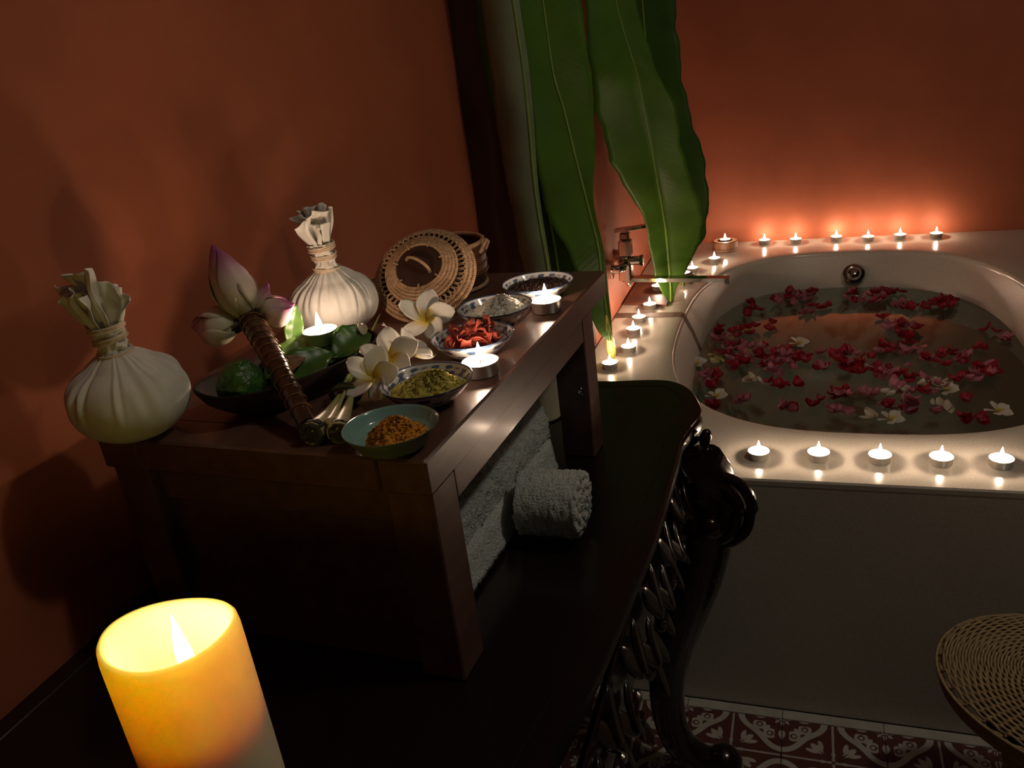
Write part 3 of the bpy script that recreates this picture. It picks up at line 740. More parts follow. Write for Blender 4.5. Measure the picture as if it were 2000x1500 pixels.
g = G(); g.lathe([(.0008, .198), (.0055, .205), (.0068, .213), (.0064, .224), (.0040, .235), (.0017, .244), (.0002, .2500)], 14, fn=lambda p: (p[0]*1.0+.004, p[1]*.5+.002, p[2])); g.build('flame', M['led_flame'], t)
g = G(); g.tube([(.004, .002, .166), (.004, .002, .200)], [.0022, .0012], 8); g.build('flame_post', M['wick'], t)
point_light('led_glow', (.004, .002, .2480), .15, (1.0, .77, .10), .004, t)
# ------------------------------------------------------------------ herbal compress balls
def herb_ball(loc, label, seed, R_, H_, neck_h, lean, top_w, top_h, twist):
    t = thing('herbal_compress', label, 'herbal ball', loc, twist, 'white cotton herbal compress balls')
    rs_ = np.random.default_rng(seed)
    NP = 36; cents = np.sort(rs_.uniform(0, 2*math.pi, NP)); amp = rs_.uniform(.35, 1.0, NP); wid = rs_.uniform(.04, .085, NP); reach = rs_.uniform(.35, .8, NP); sl = rs_.uniform(-.25, .25, NP)
    n, m_ = 200, 60; g = G()
    def fn(u, v):
        a = 2*math.pi*u
        ph = -math.pi/2+math.pi*v*.965                 # from the base to the neck
        r = R_*max(0.0, math.cos(ph))**.82; z = H_*(.5+.5*math.sin(ph))
        if v > .9: r = max(r, .0135)
        z += .010*max(0, (v-.86)/.14)
        up = max(0.0, (v-.42)/.58)
        d = 0
        for c, am, wd, rc, s_ in zip(cents, amp, wid, reach, sl):
            k = (a-c-s_*(1-v)+math.pi) % (2*math.pi)-math.pi
            st = max(0.0, min(1.0, (v-(1-rc))/.25))
            d += am*st*(math.exp(-(k/wd)**2)*1.0 - .8*math.exp(-((k-wd*1.5)/wd)**2))
        r *= 1 + .085*d*min(1, up*1.8+.05)
        r *= 1 + .015*math.sin(3*a+seed) + .008*math.sin(7*a)
        return (r*math.cos(a), r*math.sin(a), z)
    g.grid(fn, n, m_, True); g.f.append(tuple(reversed(range(n)))); g.build('body', M['cotton'], t, True, 0)
    lx, ly = lean
    z0 = H_+.004
    g = G(); nn = 64
    rads = rs_.uniform(-.0012, .0018, (14, 10))
    def fneck(u, v):
        a = 2*math.pi*u; r = .0145-.0025*math.sin(math.pi*v)+.0022*math.sin(v*17+2*math.cos(a)+seed)*.6
        r += .0011*math.sin(5*a+9*v)+.0007*math.sin(11*a-14*v)
        return (lx*v*neck_h+r*math.cos(a), ly*v*neck_h+r*math.sin(a), z0-.006+v*(neck_h+.006))
    g.grid(fneck, nn, 26, True); g.build('neck', M['cotton'], t, True, 0)
    for k, (v0, v1, rr_) in enumerate(((.02, .16, .0160), (.48, .66, .0150), (.80, .98, .0160))):
        pth = []
        for i in range(64):
            a = i/63*2*math.pi*3; v = v0+(v1-v0)*i/63
            rad = rr_+.0006*math.sin(a*2.3+k)
            pth.append((lx*v*neck_h+rad*math.cos(a+k), ly*v*neck_h+rad*math.sin(a+k), z0+v*neck_h+.0016*math.sin(a*1.0+k*2)))
        if k == 2: pth += [(pth[-1][0]+.008, pth[-1][1]-.003, pth[-1][2]+.001), (pth[-1][0]+.020, pth[-1][1]-.004, pth[-1][2]+.004)]
        g = G(); g.tube(pth, .0011, 6); g.build('binding_cord', M['cord'], t)
    # gathered cloth standing above the binding: crumpled sheets fanning out of the knot
    b = Vector((lx*neck_h, ly*neck_h, z0+neck_h))
    for k in range(6):
        az = k*math.pi/3*1.07+rs_.uniform(-.3, .3); out = rs_.uniform(.15, .75); hgt = top_h*rs_.uniform(.62, 1.05); wd = top_w*rs_.uniform(.75, 1.1)
        p1_, p2_, p3_ = rs_.uniform(0, 6.28, 3); nf = rs_.uniform(5, 8); tl = rs_.uniform(-.35, .35); roll = rs_.uniform(.2, 1.0)
        ca, sa = math.cos(az), math.sin(az)
        def ft(u, v, hgt=hgt, wd=wd, p1_=p1_, p2_=p2_, p3_=p3_, nf=nf, tl=tl, out=out, ca=ca, sa=sa, roll=roll):
            s_ = (u-.5)*2
            w_ = (.0115+(wd-.0115)*v**.8)
            x = s_*w_*(1-.12*math.sin(v*3+p1_))
            y = .0045*math.sin(nf*s_+p1_+1.5*v)*(.5+.8*v)+.0020*math.sin(13*s_+p2_)*(.4+v)+.003*math.sin(7*v+2*s_+p3_)*v
            y += out*hgt*.50*v**1.6 - roll*.010*s_*s_*v
            z = hgt*(v*(1-.16*s_*s_) + tl*s_*v*.5*v + .05*math.sin(5*s_+p3_)*v) - .010*out*v**3
            x, y = x*ca-y*sa, (x*sa+y*ca)
            return b+Vector((x+lx*hgt*v*1.6, y*.85+ly*hgt*v, z-.003))
        g = G(); g.grid(ft, 40, 18); g.build('gathered_cloth', M['cotton'], t, True, 0, solid=.0007)
    return t
herb_ball((-.608, .568, TRAY+.0005), 'white cotton herbal compress at the front left corner of the stand', 11, .0550, .079, .030, (-.05, .0), .036, .058, .4)
herb_ball((-.551, .862, TRAY+.0005), 'white cotton herbal compress lit by the tealight, beside the rattan lid', 23, .0545, .074, .036, (-.16, .02), .028, .054, 1.9)

# ------------------------------------------------------------------ long dark dish
DD = Vector((.45, .89, 0)).normalized(); DANG = math.atan2(DD.y, DD.x); DC = (-.498, .675)
dish = thing('boat_dish', 'long dark wooden boat-shaped dish lined with green leaves', 'dish', (DC[0], DC[1], TRAY+.0004), DANG)
g = G(); DLn, DW, DHt = .099, .052, .031
def plan(t, k): c, s_ = math.cos(t), math.sin(t); r = (abs(c)**2.6+abs(s_)**2.6)**(-1/2.6); return (DLn*k*r*c, DW*k*r*s_)
nn = 72; rings = []
for k, z in ((.55, 0), (.62, .001), (.80, .010), (.93, .020), (1.0, DHt-.003), (1.01, DHt), (.975, DHt), (.94, DHt-.006), (.84, .0145), (.70, .007), (.4, .0045)):
    rings.append([(*plan(2*math.pi*j/nn, k), z+(.004*abs(math.cos(2*math.pi*j/nn))**3 if z > .02 else 0)) for j in range(nn)])
g.loft(rings); g.build('bowl', M['dark_dish'], dish)
g = G(); pth = [(*plan(2*math.pi*j/nn, .995), DHt+.0006+.004*abs(math.cos(2*math.pi*j/nn))**3) for j in range(nn)]; g.tube(pth, .0016, 6, closed=True); g.build('rim', M['dark_dish'], dish)

# kaffir lime in the near end
t = thing('kaffir_lime', 'dark green bumpy kaffir lime in the near end of the dish', 'lime', (-.5155, .6145, TRAY+.0115))
g = G(); R_ = .0228; bumps = [(Vector(rng.normal(0, 1, 3)).normalized(), rng.uniform(.6, 1.2)) for _ in range(70)]
def fl(u, v):
    a = 2*math.pi*u; ph = math.pi*(.005+.99*v); d = Vector((math.sin(ph)*math.cos(a), math.sin(ph)*math.sin(a), -math.cos(ph)))
    k = sum(am*math.exp(-((1-d.dot(b))/.012)) for b, am in bumps)
    return d*(R_*(1+.055*min(k, 1.6)))+Vector((0, 0, R_))
g.grid(fl, 64, 40, True); g.f.append(tuple(reversed(range(64)))); g.f.append(tuple(40*64+j for j in range(64))); g.build('fruit', M['lime'], t, True, 0)
g = G(); g.ell((0.004, 0, 2*R_), (.0045, .0045, .002), 10, 6); g.build('stem_scar', M['leaf_small'], t)

# lining leaves
def leaf_mesh(L, W, cup, bend):
    g = G()
    def fn(u, v):
        s_ = (u-.5)*2; wv = W*math.sin(math.pi*min(1, v*.97+.03))**.75*(1-.25*v)
        return (s_*wv, L*v, cup*abs(s_)**1.6*wv/W + bend*math.sin(math.pi*v*.9) + .0012*math.sin(v*26)*abs(s_))
    g.grid(fn, 8, 14); return g
def dleaf(pos, d, n, L, W, cup, bend, label, mt='leaf_small'):
    m_ = frame(n, (0, 0, 1), pos); d = Vector(d); n = Vector(n).normalized(); d = (d-n*d.dot(n)).normalized(); x = d.cross(n)
    t = thing('lining_leaf', label, 'leaf', (0, 0, 0), 0, 'green leaves lining the dark dish')
    t.matrix_world = Matrix(((x.x, d.x, n.x, pos[0]), (x.y, d.y, n.y, pos[1]), (x.z, d.z, n.z, pos[2]), (0, 0, 0, 1)))
    g = leaf_mesh(L, W, cup, bend); g.build('blade', M[mt], t, True, 0, solid=.0005)
    g = G(); g.tube([(0, -.008, -.0004)]+[(0, L*v, bend*math.sin(math.pi*v*.9)-.0002) for v in np.linspace(0, .95, 10)], [.0011]+[.0010*(1-.7*v) for v in np.linspace(0, .95, 10)], 6); g.build('vein', M['leaf_small'], t)
    return t
z1 = TRAY+.014
dleaf((-.535, .678, z1), (.55, .80, .22), (.3, -.3, 1), .085, .026, .010, .008, 'curled green leaf at the left of the dish beside the wrapped stalk')
dleaf((-.500, .640, z1+.004), (.45, .9, .12), (.5, -.5, 1), .075, .024, .008, .006, 'broad dark green leaf along the near rim of the dish')
dleaf((-.535, .735, z1+.012), (-.1, .6, .75), (.6, -.6, .4), .050, .012, .004, -.006, 'narrow bright green leaf tip curling up left of the dish tealight')
dleaf((-.470, .715, z1+.008), (.35, .9, .30), (.45, -.4, 1), .055, .022, .009, .006, 'glossy green leaf rising at the right end of the dish')
dleaf((-.505, .715, z1+.006), (.75, .35, .12), (.1, -.4, 1), .052, .022, .006, .004, 'olive green leaf flat beneath the dish tealight')
dleaf((-.500, .655, z1+.012), (.55, .75, .25), (.4, -.7, .9), .032, .010, .006, .006, 'small dry brown leaf curled against the stalk in the dish', 'leaf_dry')
t = thing('petal', 'small cream petal standing on the right leaf of the dish', 'petal', (-.452, .752, TRAY+.034), .6)
g = leaf_mesh(.016, .006, .003, .002); o = g.build('petal_blade', M['pale_petal'], t, True, 0, solid=.0005); o.rotation_euler = (.9, 0, .3)
tealight(-.497, .738, TRAY+.0320, 'bright tealight nested in the leaves of the long dark dish', 'tealights on the wooden stand', TRAY_TEA_POWER*1.25)

# ------------------------------------------------------------------ lotus buds on a wrapped stalk
s0, s1 = Vector((-.420, .573, TRAY+.0135)), Vector((-.556, .704, TRAY+.070))
bq = thing('lotus_bouquet', 'lotus buds on a dark brown wrapped stalk propped across the dish', 'bouquet', s0)
ax = (s1-s0); LEN = ax.length; axn = ax.normalized()
def sp(s_): return ax*s_ + Vector((0, 0, .006*math.sin(math.pi*s_)))
g = G(); g.tube([sp(s_) for s_ in np.linspace(0, 1, 24)], [.0085+.0035*s_+.0004*math.sin(s_*60) for s_ in np.linspace(0, 1, 24)], 18); g.build('stalk', M['stalk'], bq)
for k in range(13):
    s_ = .10+.86*k/12; c = sp(s_); r = .0089+.0035*s_; m_ = frame(axn+Vector((.10, .25, .12)), (0, 0, 1))
    pth = [c+m_.to_3x3() @ Vector((r*1.06*math.cos(a), r*1.06*math.sin(a), .0012*math.sin(a))) for a in np.linspace(0, 2*math.pi, 22)[:-1]]
    g = G(); g.tube(pth, .00065, 6, closed=True); g.build('wire_ring', M['band'], bq)
def petal_shape(L, W, depth):
    g = G(); al = []
    def fn(u, v):
        s_ = (u-.5)*2; wv = math.sin(math.pi*min(1, (v*.93+.07)))**.72*(1-.15*v)
        ang = s_*W*wv
        r = depth*math.sin(math.pi*(.10+.86*v))**.8
        al.append(v); return (r*math.sin(ang), r*math.cos(ang), L*v)
    g.grid(fn, 10, 14); g.attr('along', al); return g
def bud(base, tip, rad, nout, label, seed):
    base, tip = Vector(base), Vector(tip); d = tip-base; L = d.length
    m_ = frame(d, (1, .3, .2), base)
    g = G(); n, k = 24, 16; al = []
    def fn(u, v):
        a = 2*math.pi*u; r = rad*.90*math.sin(math.pi*(.06+.93*v)**.85)**.85; al.append(v); return (r*math.cos(a), r*math.sin(a), L*v)
    g.grid(fn, n, k, True); g.f.append(tuple(reversed(range(n)))); g.attr('along', al); b = g.build('bud', M['lotus'], bq, True, 0); b.matrix_local = m_
    if label: b['label'] = label
    r_ = random.Random(seed)
    for i in range(nout):
        g = petal_shape(L*r_.uniform(.72, 1.0), 1.05, rad*r_.uniform(1.0, 1.12)); p = g.build('petal', M['lotus'], b, True, 0, solid=.0007)
        p.rotation_euler = (r_.uniform(-.10, .10), 0, i*2*math.pi/nout+r_.uniform(-.2, .2))
    g = G(); g.lathe([(.0005, -.006), (.006, -.005), (.0085, .001), (.0095, .006), (.006, .008)], 14); s_ = g.build('sepal_cup', M['sepal'], b)
    return b
e = s1-s0
bud(e+Vector((-.006, .002, .004)), e+Vector((-.026, .002, .082)), .0225, 5, 'upright bud with a purple tip', 1)
bud(e+Vector((-.014, -.008, -.004)), e+Vector((-.060, -.022, .000)), .0190, 5, 'bud pointing left with a magenta tip', 2)
bud(e+Vector((.008, .008, .000)), e+Vector((.043, .022, .010)), .0165, 4, 'small cream bud pointing to the tealight', 3)
bud(e+Vector((.000, .010, .003)), e+Vector((.018, .020, .034)), .0100, 3, 'smallest cream bud', 4)

# ------------------------------------------------------------------ lemongrass bundle
lg0 = Vector((-.398, .560, TRAY))
lem = thing('lemongrass_bundle', 'bundle of pale lemongrass stalks tied in the middle, dark cut ends forward', 'lemongrass', lg0)
stalks = [((-.410, .562, .0110), (-.429, .648, .0105), (-.487, .818, .020), .0108), ((-.386, .567, .0105), (-.417, .650, .0100), (-.468, .802, .016), .0102),
          ((-.399, .575, .014), (-.424, .652, .015), (-.484, .850, .026), .0055), ((-.396, .590, .006), (-.421, .655, .005), (-.474, .835, .010), .0050)]
for k, (a, b, c, r) in enumerate(stalks):
    P_ = spline([a, b, c], 30); g = G(); al = []
    pth = [Vector(p)-Vector((lg0.x, lg0.y, 0)) for p in P_]
    rad = [r*(1.05-.05*i/3 if i < 3 else max(.16, 1-.62*min(1, i/14)-.22*i/29)) for i in range(30)]
    g.tube(pth, rad, 12); al = [i/29 for i in range(30) for _ in range(12)]; g.attr('along', al)
    st = g.build('stalk', M['lemongrass'], lem, True, 0)
    if k < 2:
        d = (pth[0]-pth[1]).normalized(); m_ = frame(d, (0, 0, 1), pth[0])
        g = G(); g.lathe([(r*.98, -.010), (r*1.04, -.005), (r*1.06, -.001), (r*.8, .0022), (r*.3, .0015)], 14, fn=lambda p: (p[0]+rng.normal(0, .0005), p[1]+rng.normal(0, .0005), p[2]+rng.normal(0, .0014)))
        o = g.build('cut_end', M['cut_end'], st); o.matrix_local = m_
c = Vector((-.424, .650, .0105)); m_ = frame(Vector((-.25, .95, .05)), (0, 0, 1)).to_3x3()
for k in range(3):
    cc = c + m_ @ Vector((0, 0, (k-1)*.0032)) - Vector((lg0.x, lg0.y, 0))
    g = G(); g.tube([cc+m_ @ Vector((.0088*math.cos(a), .0150*math.sin(a), .0006*math.sin(2*a+k))) for a in np.linspace(0, 2*math.pi, 25)[:-1]], .0019, 6, closed=True); g.build('tie', M['tie'], lem)

# ------------------------------------------------------------------ frangipani flowers
def fr_petal():
    g = G(); al = []
    def fn(u, v):
        s_ = (u-.5)*2; L = .036
        wv = .0142*math.sin(math.pi*min(1, .10+.86*v**1.15))**.8
        curl = .0045*max(0, -s_)**2*math.sin(math.pi*v)
        al.append(v); return (s_*wv + .004*v*v, L*v, .004*v+.010*v*v-.006*v**4 + .003*s_*v*.6 + curl)
    g.grid(fn, 8, 12); g.attr('along', al); return g
FP = fr_petal().mesh('petal', M['frangipani'], True)
thr = G(); thr.lathe([(.0012, -.016), (.0018, -.008), (.0030, -.001), (.0042, .0015)], 10, True, False); thr.attr('along', [.3]*len(thr.v)); FT = thr.mesh('throat_tube', M['frangipani'])
def frangipani(pos, n, spin, label, s=1.0, group='frangipani flowers beside the bowls', open_=.0):
    t = thing('frangipani_flower', label, 'flower', (0, 0, 0), 0, group)
    m_ = frame(n, (1, 0, 0), pos) @ Matrix.Rotation(spin, 4, 'Z') @ Matrix.Scale(s, 4); t.matrix_world = m_
    for k in range(5):
        o = inst('petal', FP, t); o.rotation_euler = (.10+open_+.12*math.sin(k*2.1+spin), .28, k*2*math.pi/5)
        md = o.modifiers.new('thickness', 'SOLIDIFY'); md.thickness = .0006
    inst('throat_tube', FT, t)
    return t
frangipani((-.405, .812, TRAY+.031), (.30, -.62, .72), .25, 'farthest white frangipani leaning on the rattan lid, yellow centre showing', .95)
frangipani((-.402, .745, TRAY+.020), (.55, .35, .75), .9, 'pinkish white frangipani half hidden behind the two in front', .98)
frangipani((-.399, .706, TRAY+.026), (.25, -.60, .75), .55, 'white frangipani at the back rim of the yellow powder bowl', .88)
frangipani((-.397, .662, TRAY+.023), (.10, -.70, .70), .1, 'nearest white frangipani lying across the lemongrass', .84)

# ------------------------------------------------------------------ small bowls
BH = .022
def bowl(x, y, R_, style, label, outer=None):
    t = thing('bowl', label, 'bowl', (x, y, TRAY+.0004), 0, 'small bowls in a row on the stand')
    n = 120
    inner_prof = [(R_*.985, BH), (R_*.955, BH-.0012), (R_*.90, BH-.0045), (R_*.82, BH-.0090), (R_*.70, .0092), (R_*.5, .0058), (R_*.25, .0046), (.0005, .0043)]
    outer_prof = [(.0185, .0022), (.030, .0042), (R_*.80, .0098), (R_*.92, BH-.0060), (R_*.99, BH-.0012), (R_, BH), (R_*.985, BH+.0001)]
    def fine(p, k=6):
        out = []
        for i in range(len(p)-1):
            for q in range(k): f = q/k; out.append((p[i][0]*(1-f)+p[i+1][0]*f, p[i][1]*(1-f)+p[i+1][1]*f))
        return out+[p[-1]]
    def ink_in(r, a):
        rr_ = r/R_
        if rr_ > .965: return .9
        if .935 < rr_: return .1
        if .815 < rr_ < .832: return .9
        if .832 <= rr_ <= .93:
            q = math.cos(14*a)*.5+.5*math.cos(21*a+30*(rr_-.86)); return .45+.42*math.sin(q*2.2+math.cos(rr_*90)*.8)
        return .05
    ip, op = fine(inner_prof), fine(outer_prof, 4)
    if style == 'blue':
        g = G(); g.lathe(ip, n, False, True); g.attr('ink', [ink_in(r, 2*math.pi*j/n) for r, z in ip for j in range(n)]); g.build('inside', M['bluewhite'], t, True, 0)
        g = G(); g.lathe(op, n, True, False)
        g.attr('ink', [(.9 if z > BH-.0016 else (.85 if math.sin(9*a_)*math.cos(z*420) > .25 and z > .007 else .1)) for r, z in op for a_ in [2*math.pi*j/n for j in range(n)]]); g.build('outside', M['bluewhite'], t, True, 0)
    else:
        g = G(); g.lathe(ip, 64, False, True); g.build('inside', M['turquoise'], t, True, 0)
        g = G(); g.lathe(op, 64, True, False); g.build('outside', M['turq_out'], t, True, 0)
    g = G(); g.lathe([(.0175, 0), (.0205, 0), (.0200, .0032), (.0180, .0030)], 48, True, True); g.build('foot_ring', M['turq_out'] if style != 'blue' else M['salt'], t)
    return t
def mound(name, x, y, r, hgt, off, mt, label, cat, seed, rough=.0009, squash=1.0, ang=0, bowl_r=.0455, boff=(0, 0)):
    rs_ = np.random.default_rng(seed); n, k = 96, 36; g = G()
    ph = rs_.uniform(0, 6.28, 8)
    def fn(u, v):
        a = 2*math.pi*u; rr_ = r*(1-v)*(1+.07*math.sin(2*a+ph[0])+.06*math.sin(3*a+ph[1])+.03*math.sin(7*a+ph[2]))
        zz = hgt*(1-(1-v)**1.7)*(1+.10*math.sin(2*a+ph[3])*(1-v)) + .0008*math.sin(9*a+v*17+ph[4])
        X_, Y_ = rr_*math.cos(a), rr_*math.sin(a)*squash
        rc = math.hypot(X_+boff[0], Y_+boff[1])/bowl_r
        base_z = float(np.interp(rc, [0, .25, .5, .7, .82, .90, .955], [.0043, .0046, .0058, .0092, .013, .0175, .0208]))+.0003
        n_ = rs_.normal(0, rough)
        X_, Y_ = rr_*math.cos(a), rr_*math.sin(a)*squash
        c_, s_ = math.cos(ang), math.sin(ang)
        return (X_*c_-Y_*s_+off[0]*v+n_, X_*s_+Y_*c_+off[1]*v+rs_.normal(0, rough), max(base_z*(1-v)+.0062*v+zz+rs_.normal(0, rough)*.8, base_z))
    g.grid(fn, n, k, True); g.f.append(tuple(k*n+j for j in range(n)))
    o = g.build(name, M[mt], None, True, 0, (x, y, TRAY+.0004)); return tag(o, label, cat, kind='stuff')
bowl(-.331, .563, .0415, 'turq', 'turquoise glazed bowl with orange powder, nearest the front edge')
mound('turmeric_powder', -.327, .562, .0285, .0205, (-.003, .004), 'turmeric', 'heap of orange turmeric powder in the turquoise bowl', 'powder', 1, bowl_r=.0415, boff=(.004, -.001))
bowl(-.341, .661, .0455, 'blue', 'blue-and-white bowl with yellow-green powder, behind the turquoise bowl')
mound('yellow_powder', -.340, .660, .0355, .0225, (.006, .006), 'yellow_powder', 'heap of yellow-green powder in the second bowl', 'powder', 2)
bowl(-.340, .785, .0455, 'blue', 'blue-and-white bowl heaped with dried red chips')
bowl(-.350, .887, .0455, 'blue', 'blue-and-white bowl filled with coarse white salt')
mound('coarse_salt', -.349, .886, .0375, .0270, (.010, .004), 'salt', 'heap of coarse white salt in the fourth bowl', 'salt', 3, .0008)
bowl(-.325, .984, .0465, 'blue', 'farthest blue-and-white bowl filled with dark seeds')
# dark seeds: one heap of uncountable grains
g = G(); g.lathe([(.0395, .0135), (.032, .0150), (.018, .0165), (.0005, .0172)], 48, True, True)
oct_v = [(1,0,0),(-1,0,0),(0,1,0),(0,-1,0),(0,0,1),(0,0,-1)]; oct_f = [(0,2,4),(2,1,4),(1,3,4),(3,0,4),(2,0,5),(1,2,5),(3,1,5),(0,3,5)]
for _ in range(900):
    a = rng.uniform(0, 2*math.pi); r = .039*math.sqrt(rng.uniform()); z = .0172-.0037*(r/.0395)**1.5 + rng.uniform(-.0003, .0014)
    s_ = rng.uniform(.0010, .0021); q = Matrix.Rotation(rng.uniform(0, 6), 3, Vector(rng.normal(0, 1, 3)))
    g.add([Vector((r*math.cos(a), r*math.sin(a), z))+q @ Vector((p[0]*s_*1.5, p[1]*s_, p[2]*s_)) for p in oct_v], oct_f)
tag(g.build('dark_seeds', M['seeds'], None, True, 0, (-.325, .984, TRAY+.0004)), 'dark brown seeds filling the farthest bowl', 'seeds', kind='stuff')
# dried red chips
def chip_mesh(seed):
    rs_ = random.Random(seed); g = G(); L, W_ = rs_.uniform(.026, .036), rs_.uniform(.0050, .0080)
    def fn(u, v):
        s_ = (u-.5)*2; return (s_*W_*(1-.4*abs(v-.5)*2)+.001*math.sin(v*9), L*(v-.5), .0035*s_*s_*math.sin(v*5+seed)+.003*math.sin(v*4.5+seed))
    g.grid(fn, 5, 9); return g.mesh('dried_chip', M['chip'])
CM = [chip_mesh(i) for i in range(4)]
r_ = random.Random(5)
for k in range(22):
    a = r_.uniform(0, 6.28); r = .021*math.sqrt(r_.random()); z = TRAY+.0130+.026*(1-r/.030)*r_.uniform(.35, 1)
    o = inst('dried_chip', CM[k % 4], None, (-.342+r*math.cos(a), .787+r*math.sin(a), z), (r_.uniform(-.9, .9), r_.uniform(-.7, .7), r_.uniform(0, 6.28)))
    md = o.modifiers.new('thickness', 'SOLIDIFY'); md.thickness = .0012
    tag(o, 'curled dried red chip heaped in the third blue-and-white bowl', 'dried chip', 'dried red chips in the bowl')
# two tealights beside the bowls
tealight(-.311, .728, TRAY+.0004, 'tealight on the stand between the yellow powder bowl and the red chip bowl', 'tealights on the wooden stand', TRAY_TEA_POWER)
tealight(-.299, .929, TRAY+.0004, 'tealight on the stand right of the salt bowl, before the farthest bowl', 'tealights on the wooden stand', TRAY_TEA_POWER)

# ------------------------------------------------------------------ rattan basket and its lid
bk = thing('rattan_basket', 'brown woven basket standing at the back of the stand behind its lid', 'basket', (-.480, 1.045, TRAY+.0004))
BR, BHt = .0600, .062
g = G(); g.lathe([(BR*.90, .003), (BR*.97, .008), (BR*1.02, .03), (BR, BHt), (BR*.95, BHt), (BR*.93, .02), (BR*.85, .010), (.001, .009)], 64); g.build('basket_wall', M['rattan_dark'], bk, True, 40)
for z, r, rad, mt in ((.0025, BR*.96, .0028, 'rattan'), (BHt, BR*.985, .0032, 'rattan'), (BHt-.008, BR*1.012, .0016, 'rattan_dark'), (.022, BR*1.02, .0013, 'rattan_dark'), (.034, BR*1.022, .0013, 'rattan_dark'), (.045, BR*1.018, .0013, 'rattan_dark')):
    g = G(); g.tube([(r*math.cos(a), r*math.sin(a), z) for a in np.linspace(0, 2*math.pi, 65)[:-1]], rad, 7, closed=True); g.build('coil', M[mt], bk)
g = G(); g.tube([(BR*1.02, -.012, BHt-.012), (BR*1.12, -.010, BHt-.002), (BR*1.14, 0, BHt+.003), (BR*1.12, .010, BHt-.002), (BR*1.02, .012, BHt-.012)], .0024, 7); g.build('loop_handle', M['rattan'], bk)

ln_ = Vector((.085, -.70, .71)).normalized(); lc = Vector((-.459, .938, TRAY+.0475))
lid = thing('basket_lid', 'round coiled rattan lid with a dark centre, leaning against the basket', 'lid', lc)
lid.matrix_world = frame(ln_, (1, 0, 0), lc)
LR = .0665
def dome(r): return .030*(1-(r/LR)**2.2)
def lring(name, r, rad, mt, wave=0, nw=0, zoff=0):
    g = G(); k = 128
    g.tube([((r+wave*math.cos(nw*a))*math.cos(a), (r+wave*math.cos(nw*a))*math.sin(a), dome(r)+zoff) for a in np.linspace(0, 2*math.pi, k+1)[:-1]], rad, 7, closed=True); return g.build(name, M[mt], lid)
for r, rad in ((.0655, .0026), (.0612, .0025), (.0570, .0022), (.0465, .0020), (.0428, .0021), (.0390, .0021), (.0352, .0023), (.0318, .0021)): lring('coil', r, rad, 'rattan')
# wrapped stitches over the outer coils
g = G()
for k in range(150):
    a = 2*math.pi*k/150; ca, sa = math.cos(a), math.sin(a); pth = []
    for r in (.0560, .0590, .0632, .0668): pth.append((r*ca, r*sa, dome(min(r, LR))+.0024))
    g.tube(pth, .00075, 4)
tag(g.build('wrapping_strips', M['rattan'], lid), kind='stuff')
g = G()
for k in range(110):
    a = 2*math.pi*k/110; ca, sa = math.cos(a), math.sin(a)
    g.tube([(r*ca, r*sa, dome(r)+.0021) for r in (.0312, .0352, .0395, .0435, .0475)], .0006, 4)
tag(g.build('wrapping_strips', M['rattan'], lid), kind='stuff')
for k in range(46):
    a = 2*math.pi*k/46; g = G() if k == 0 else g
    if k == 0:
        pth = [(.0518+.0050*math.cos(b), .0030*math.sin(b), 0) for b in np.linspace(0, 2*math.pi, 13)[:-1]]
        g.tube(pth, .0009, 5, closed=True); LPM = g.mesh('openwork_loop', M['rattan'])
    o = inst('openwork_loop', LPM, lid, (0, 0, dome(.0518)), (0, .0, a))
g = G(); g.lathe([(.0600, dome(.060)-.004), (.050, dome(.05)-.006), (.034, dome(.034)-.004), (.001, dome(.0)-.006)], 64, False, True); g.build('lining', M['dark_disc'], lid)
g = G(); g.lathe([(.0312, dome(.031)-.003), (.0312, dome(.031)-.0004), (.029, dome(.031)+.0002), (.012, dome(.031)+.0012), (.0005, dome(.031)+.0016)], 56); g.build('centre_disc', M['dark_disc'], lid)
zc = dome(.031)+.001
g = G(); g.tube([(.019*math.cos(a)*1.0, -.001+.004*math.sin(a), zc+.010*math.sin(a)) for a in np.linspace(0, math.pi, 16)], .0020, 8); hd = g.build('handle', M['rattan'], lid); hd.rotation_euler = (0, 0, -.45)
for k in range(7):
    a = 2*math.pi*k/7+.4; g = G(); g.tube([(.0335*math.cos(a), .0335*math.sin(a), zc+.0026), (.0275*math.cos(a+.03), .0275*math.sin(a+.03), zc+.0012)], .0012, 5); g.build('lashing', M['rattan'], lid)

# ------------------------------------------------------------------ wicker stool at the right edge
ws = thing('wicker_stool', 'pale wicker stool with a round woven top in the right corner', 'stool', (.362, 1.03, .0005))
def wr(th): return .167+.019*math.cos(2*(th-math.radians(145)))
g = G(); SZ = .352
for k in range(46):
    f_ = .015+.985*(k/45); pth = []
    for j in range(192):
        th = 2*math.pi*j/192; r = wr(th)*f_
        pth.append((r*math.cos(th), r*math.sin(th), SZ+.016*(1-f_**2.5)-(.006 if f_ > .97 else 0)+.0022*math.sin(th*32+math.pi*k)))
    g.tube(pth, .0019, 5, closed=True)
tag(g.build('woven_top', M['wicker'], ws, True, 0), kind='stuff')
for k in range(32):
    th = 2*math.pi*(k+.5)/32; g = G(); g.tube([(wr(th)*f_*math.cos(th), wr(th)*f_*math.sin(th), SZ+.016*(1-f_**2.5)-.001) for f_ in np.linspace(.05, .99, 8)], .0022, 6); g.build('spoke', M['wicker_core'], ws)
g = G()
for k in range(7):
    pth = [(wr(a)*(1.005-.006*k)*math.cos(a), wr(a)*(1.005-.006*k)*math.sin(a), SZ-.004-.0042*k) for a in np.linspace(0, 2*math.pi, 129)[:-1]]
    g.tube(pth, .0024, 5, closed=True)
g.build('rolled_edge', M['wicker'], ws, True, 0)
g = G(); g.lathe([(.105, 0), (.108, .01), (.085, .12), (.080, .20), (.100, .29), (.135, SZ-.022)], 56); g.build('core', M['wicker_core'], ws)
g = G()
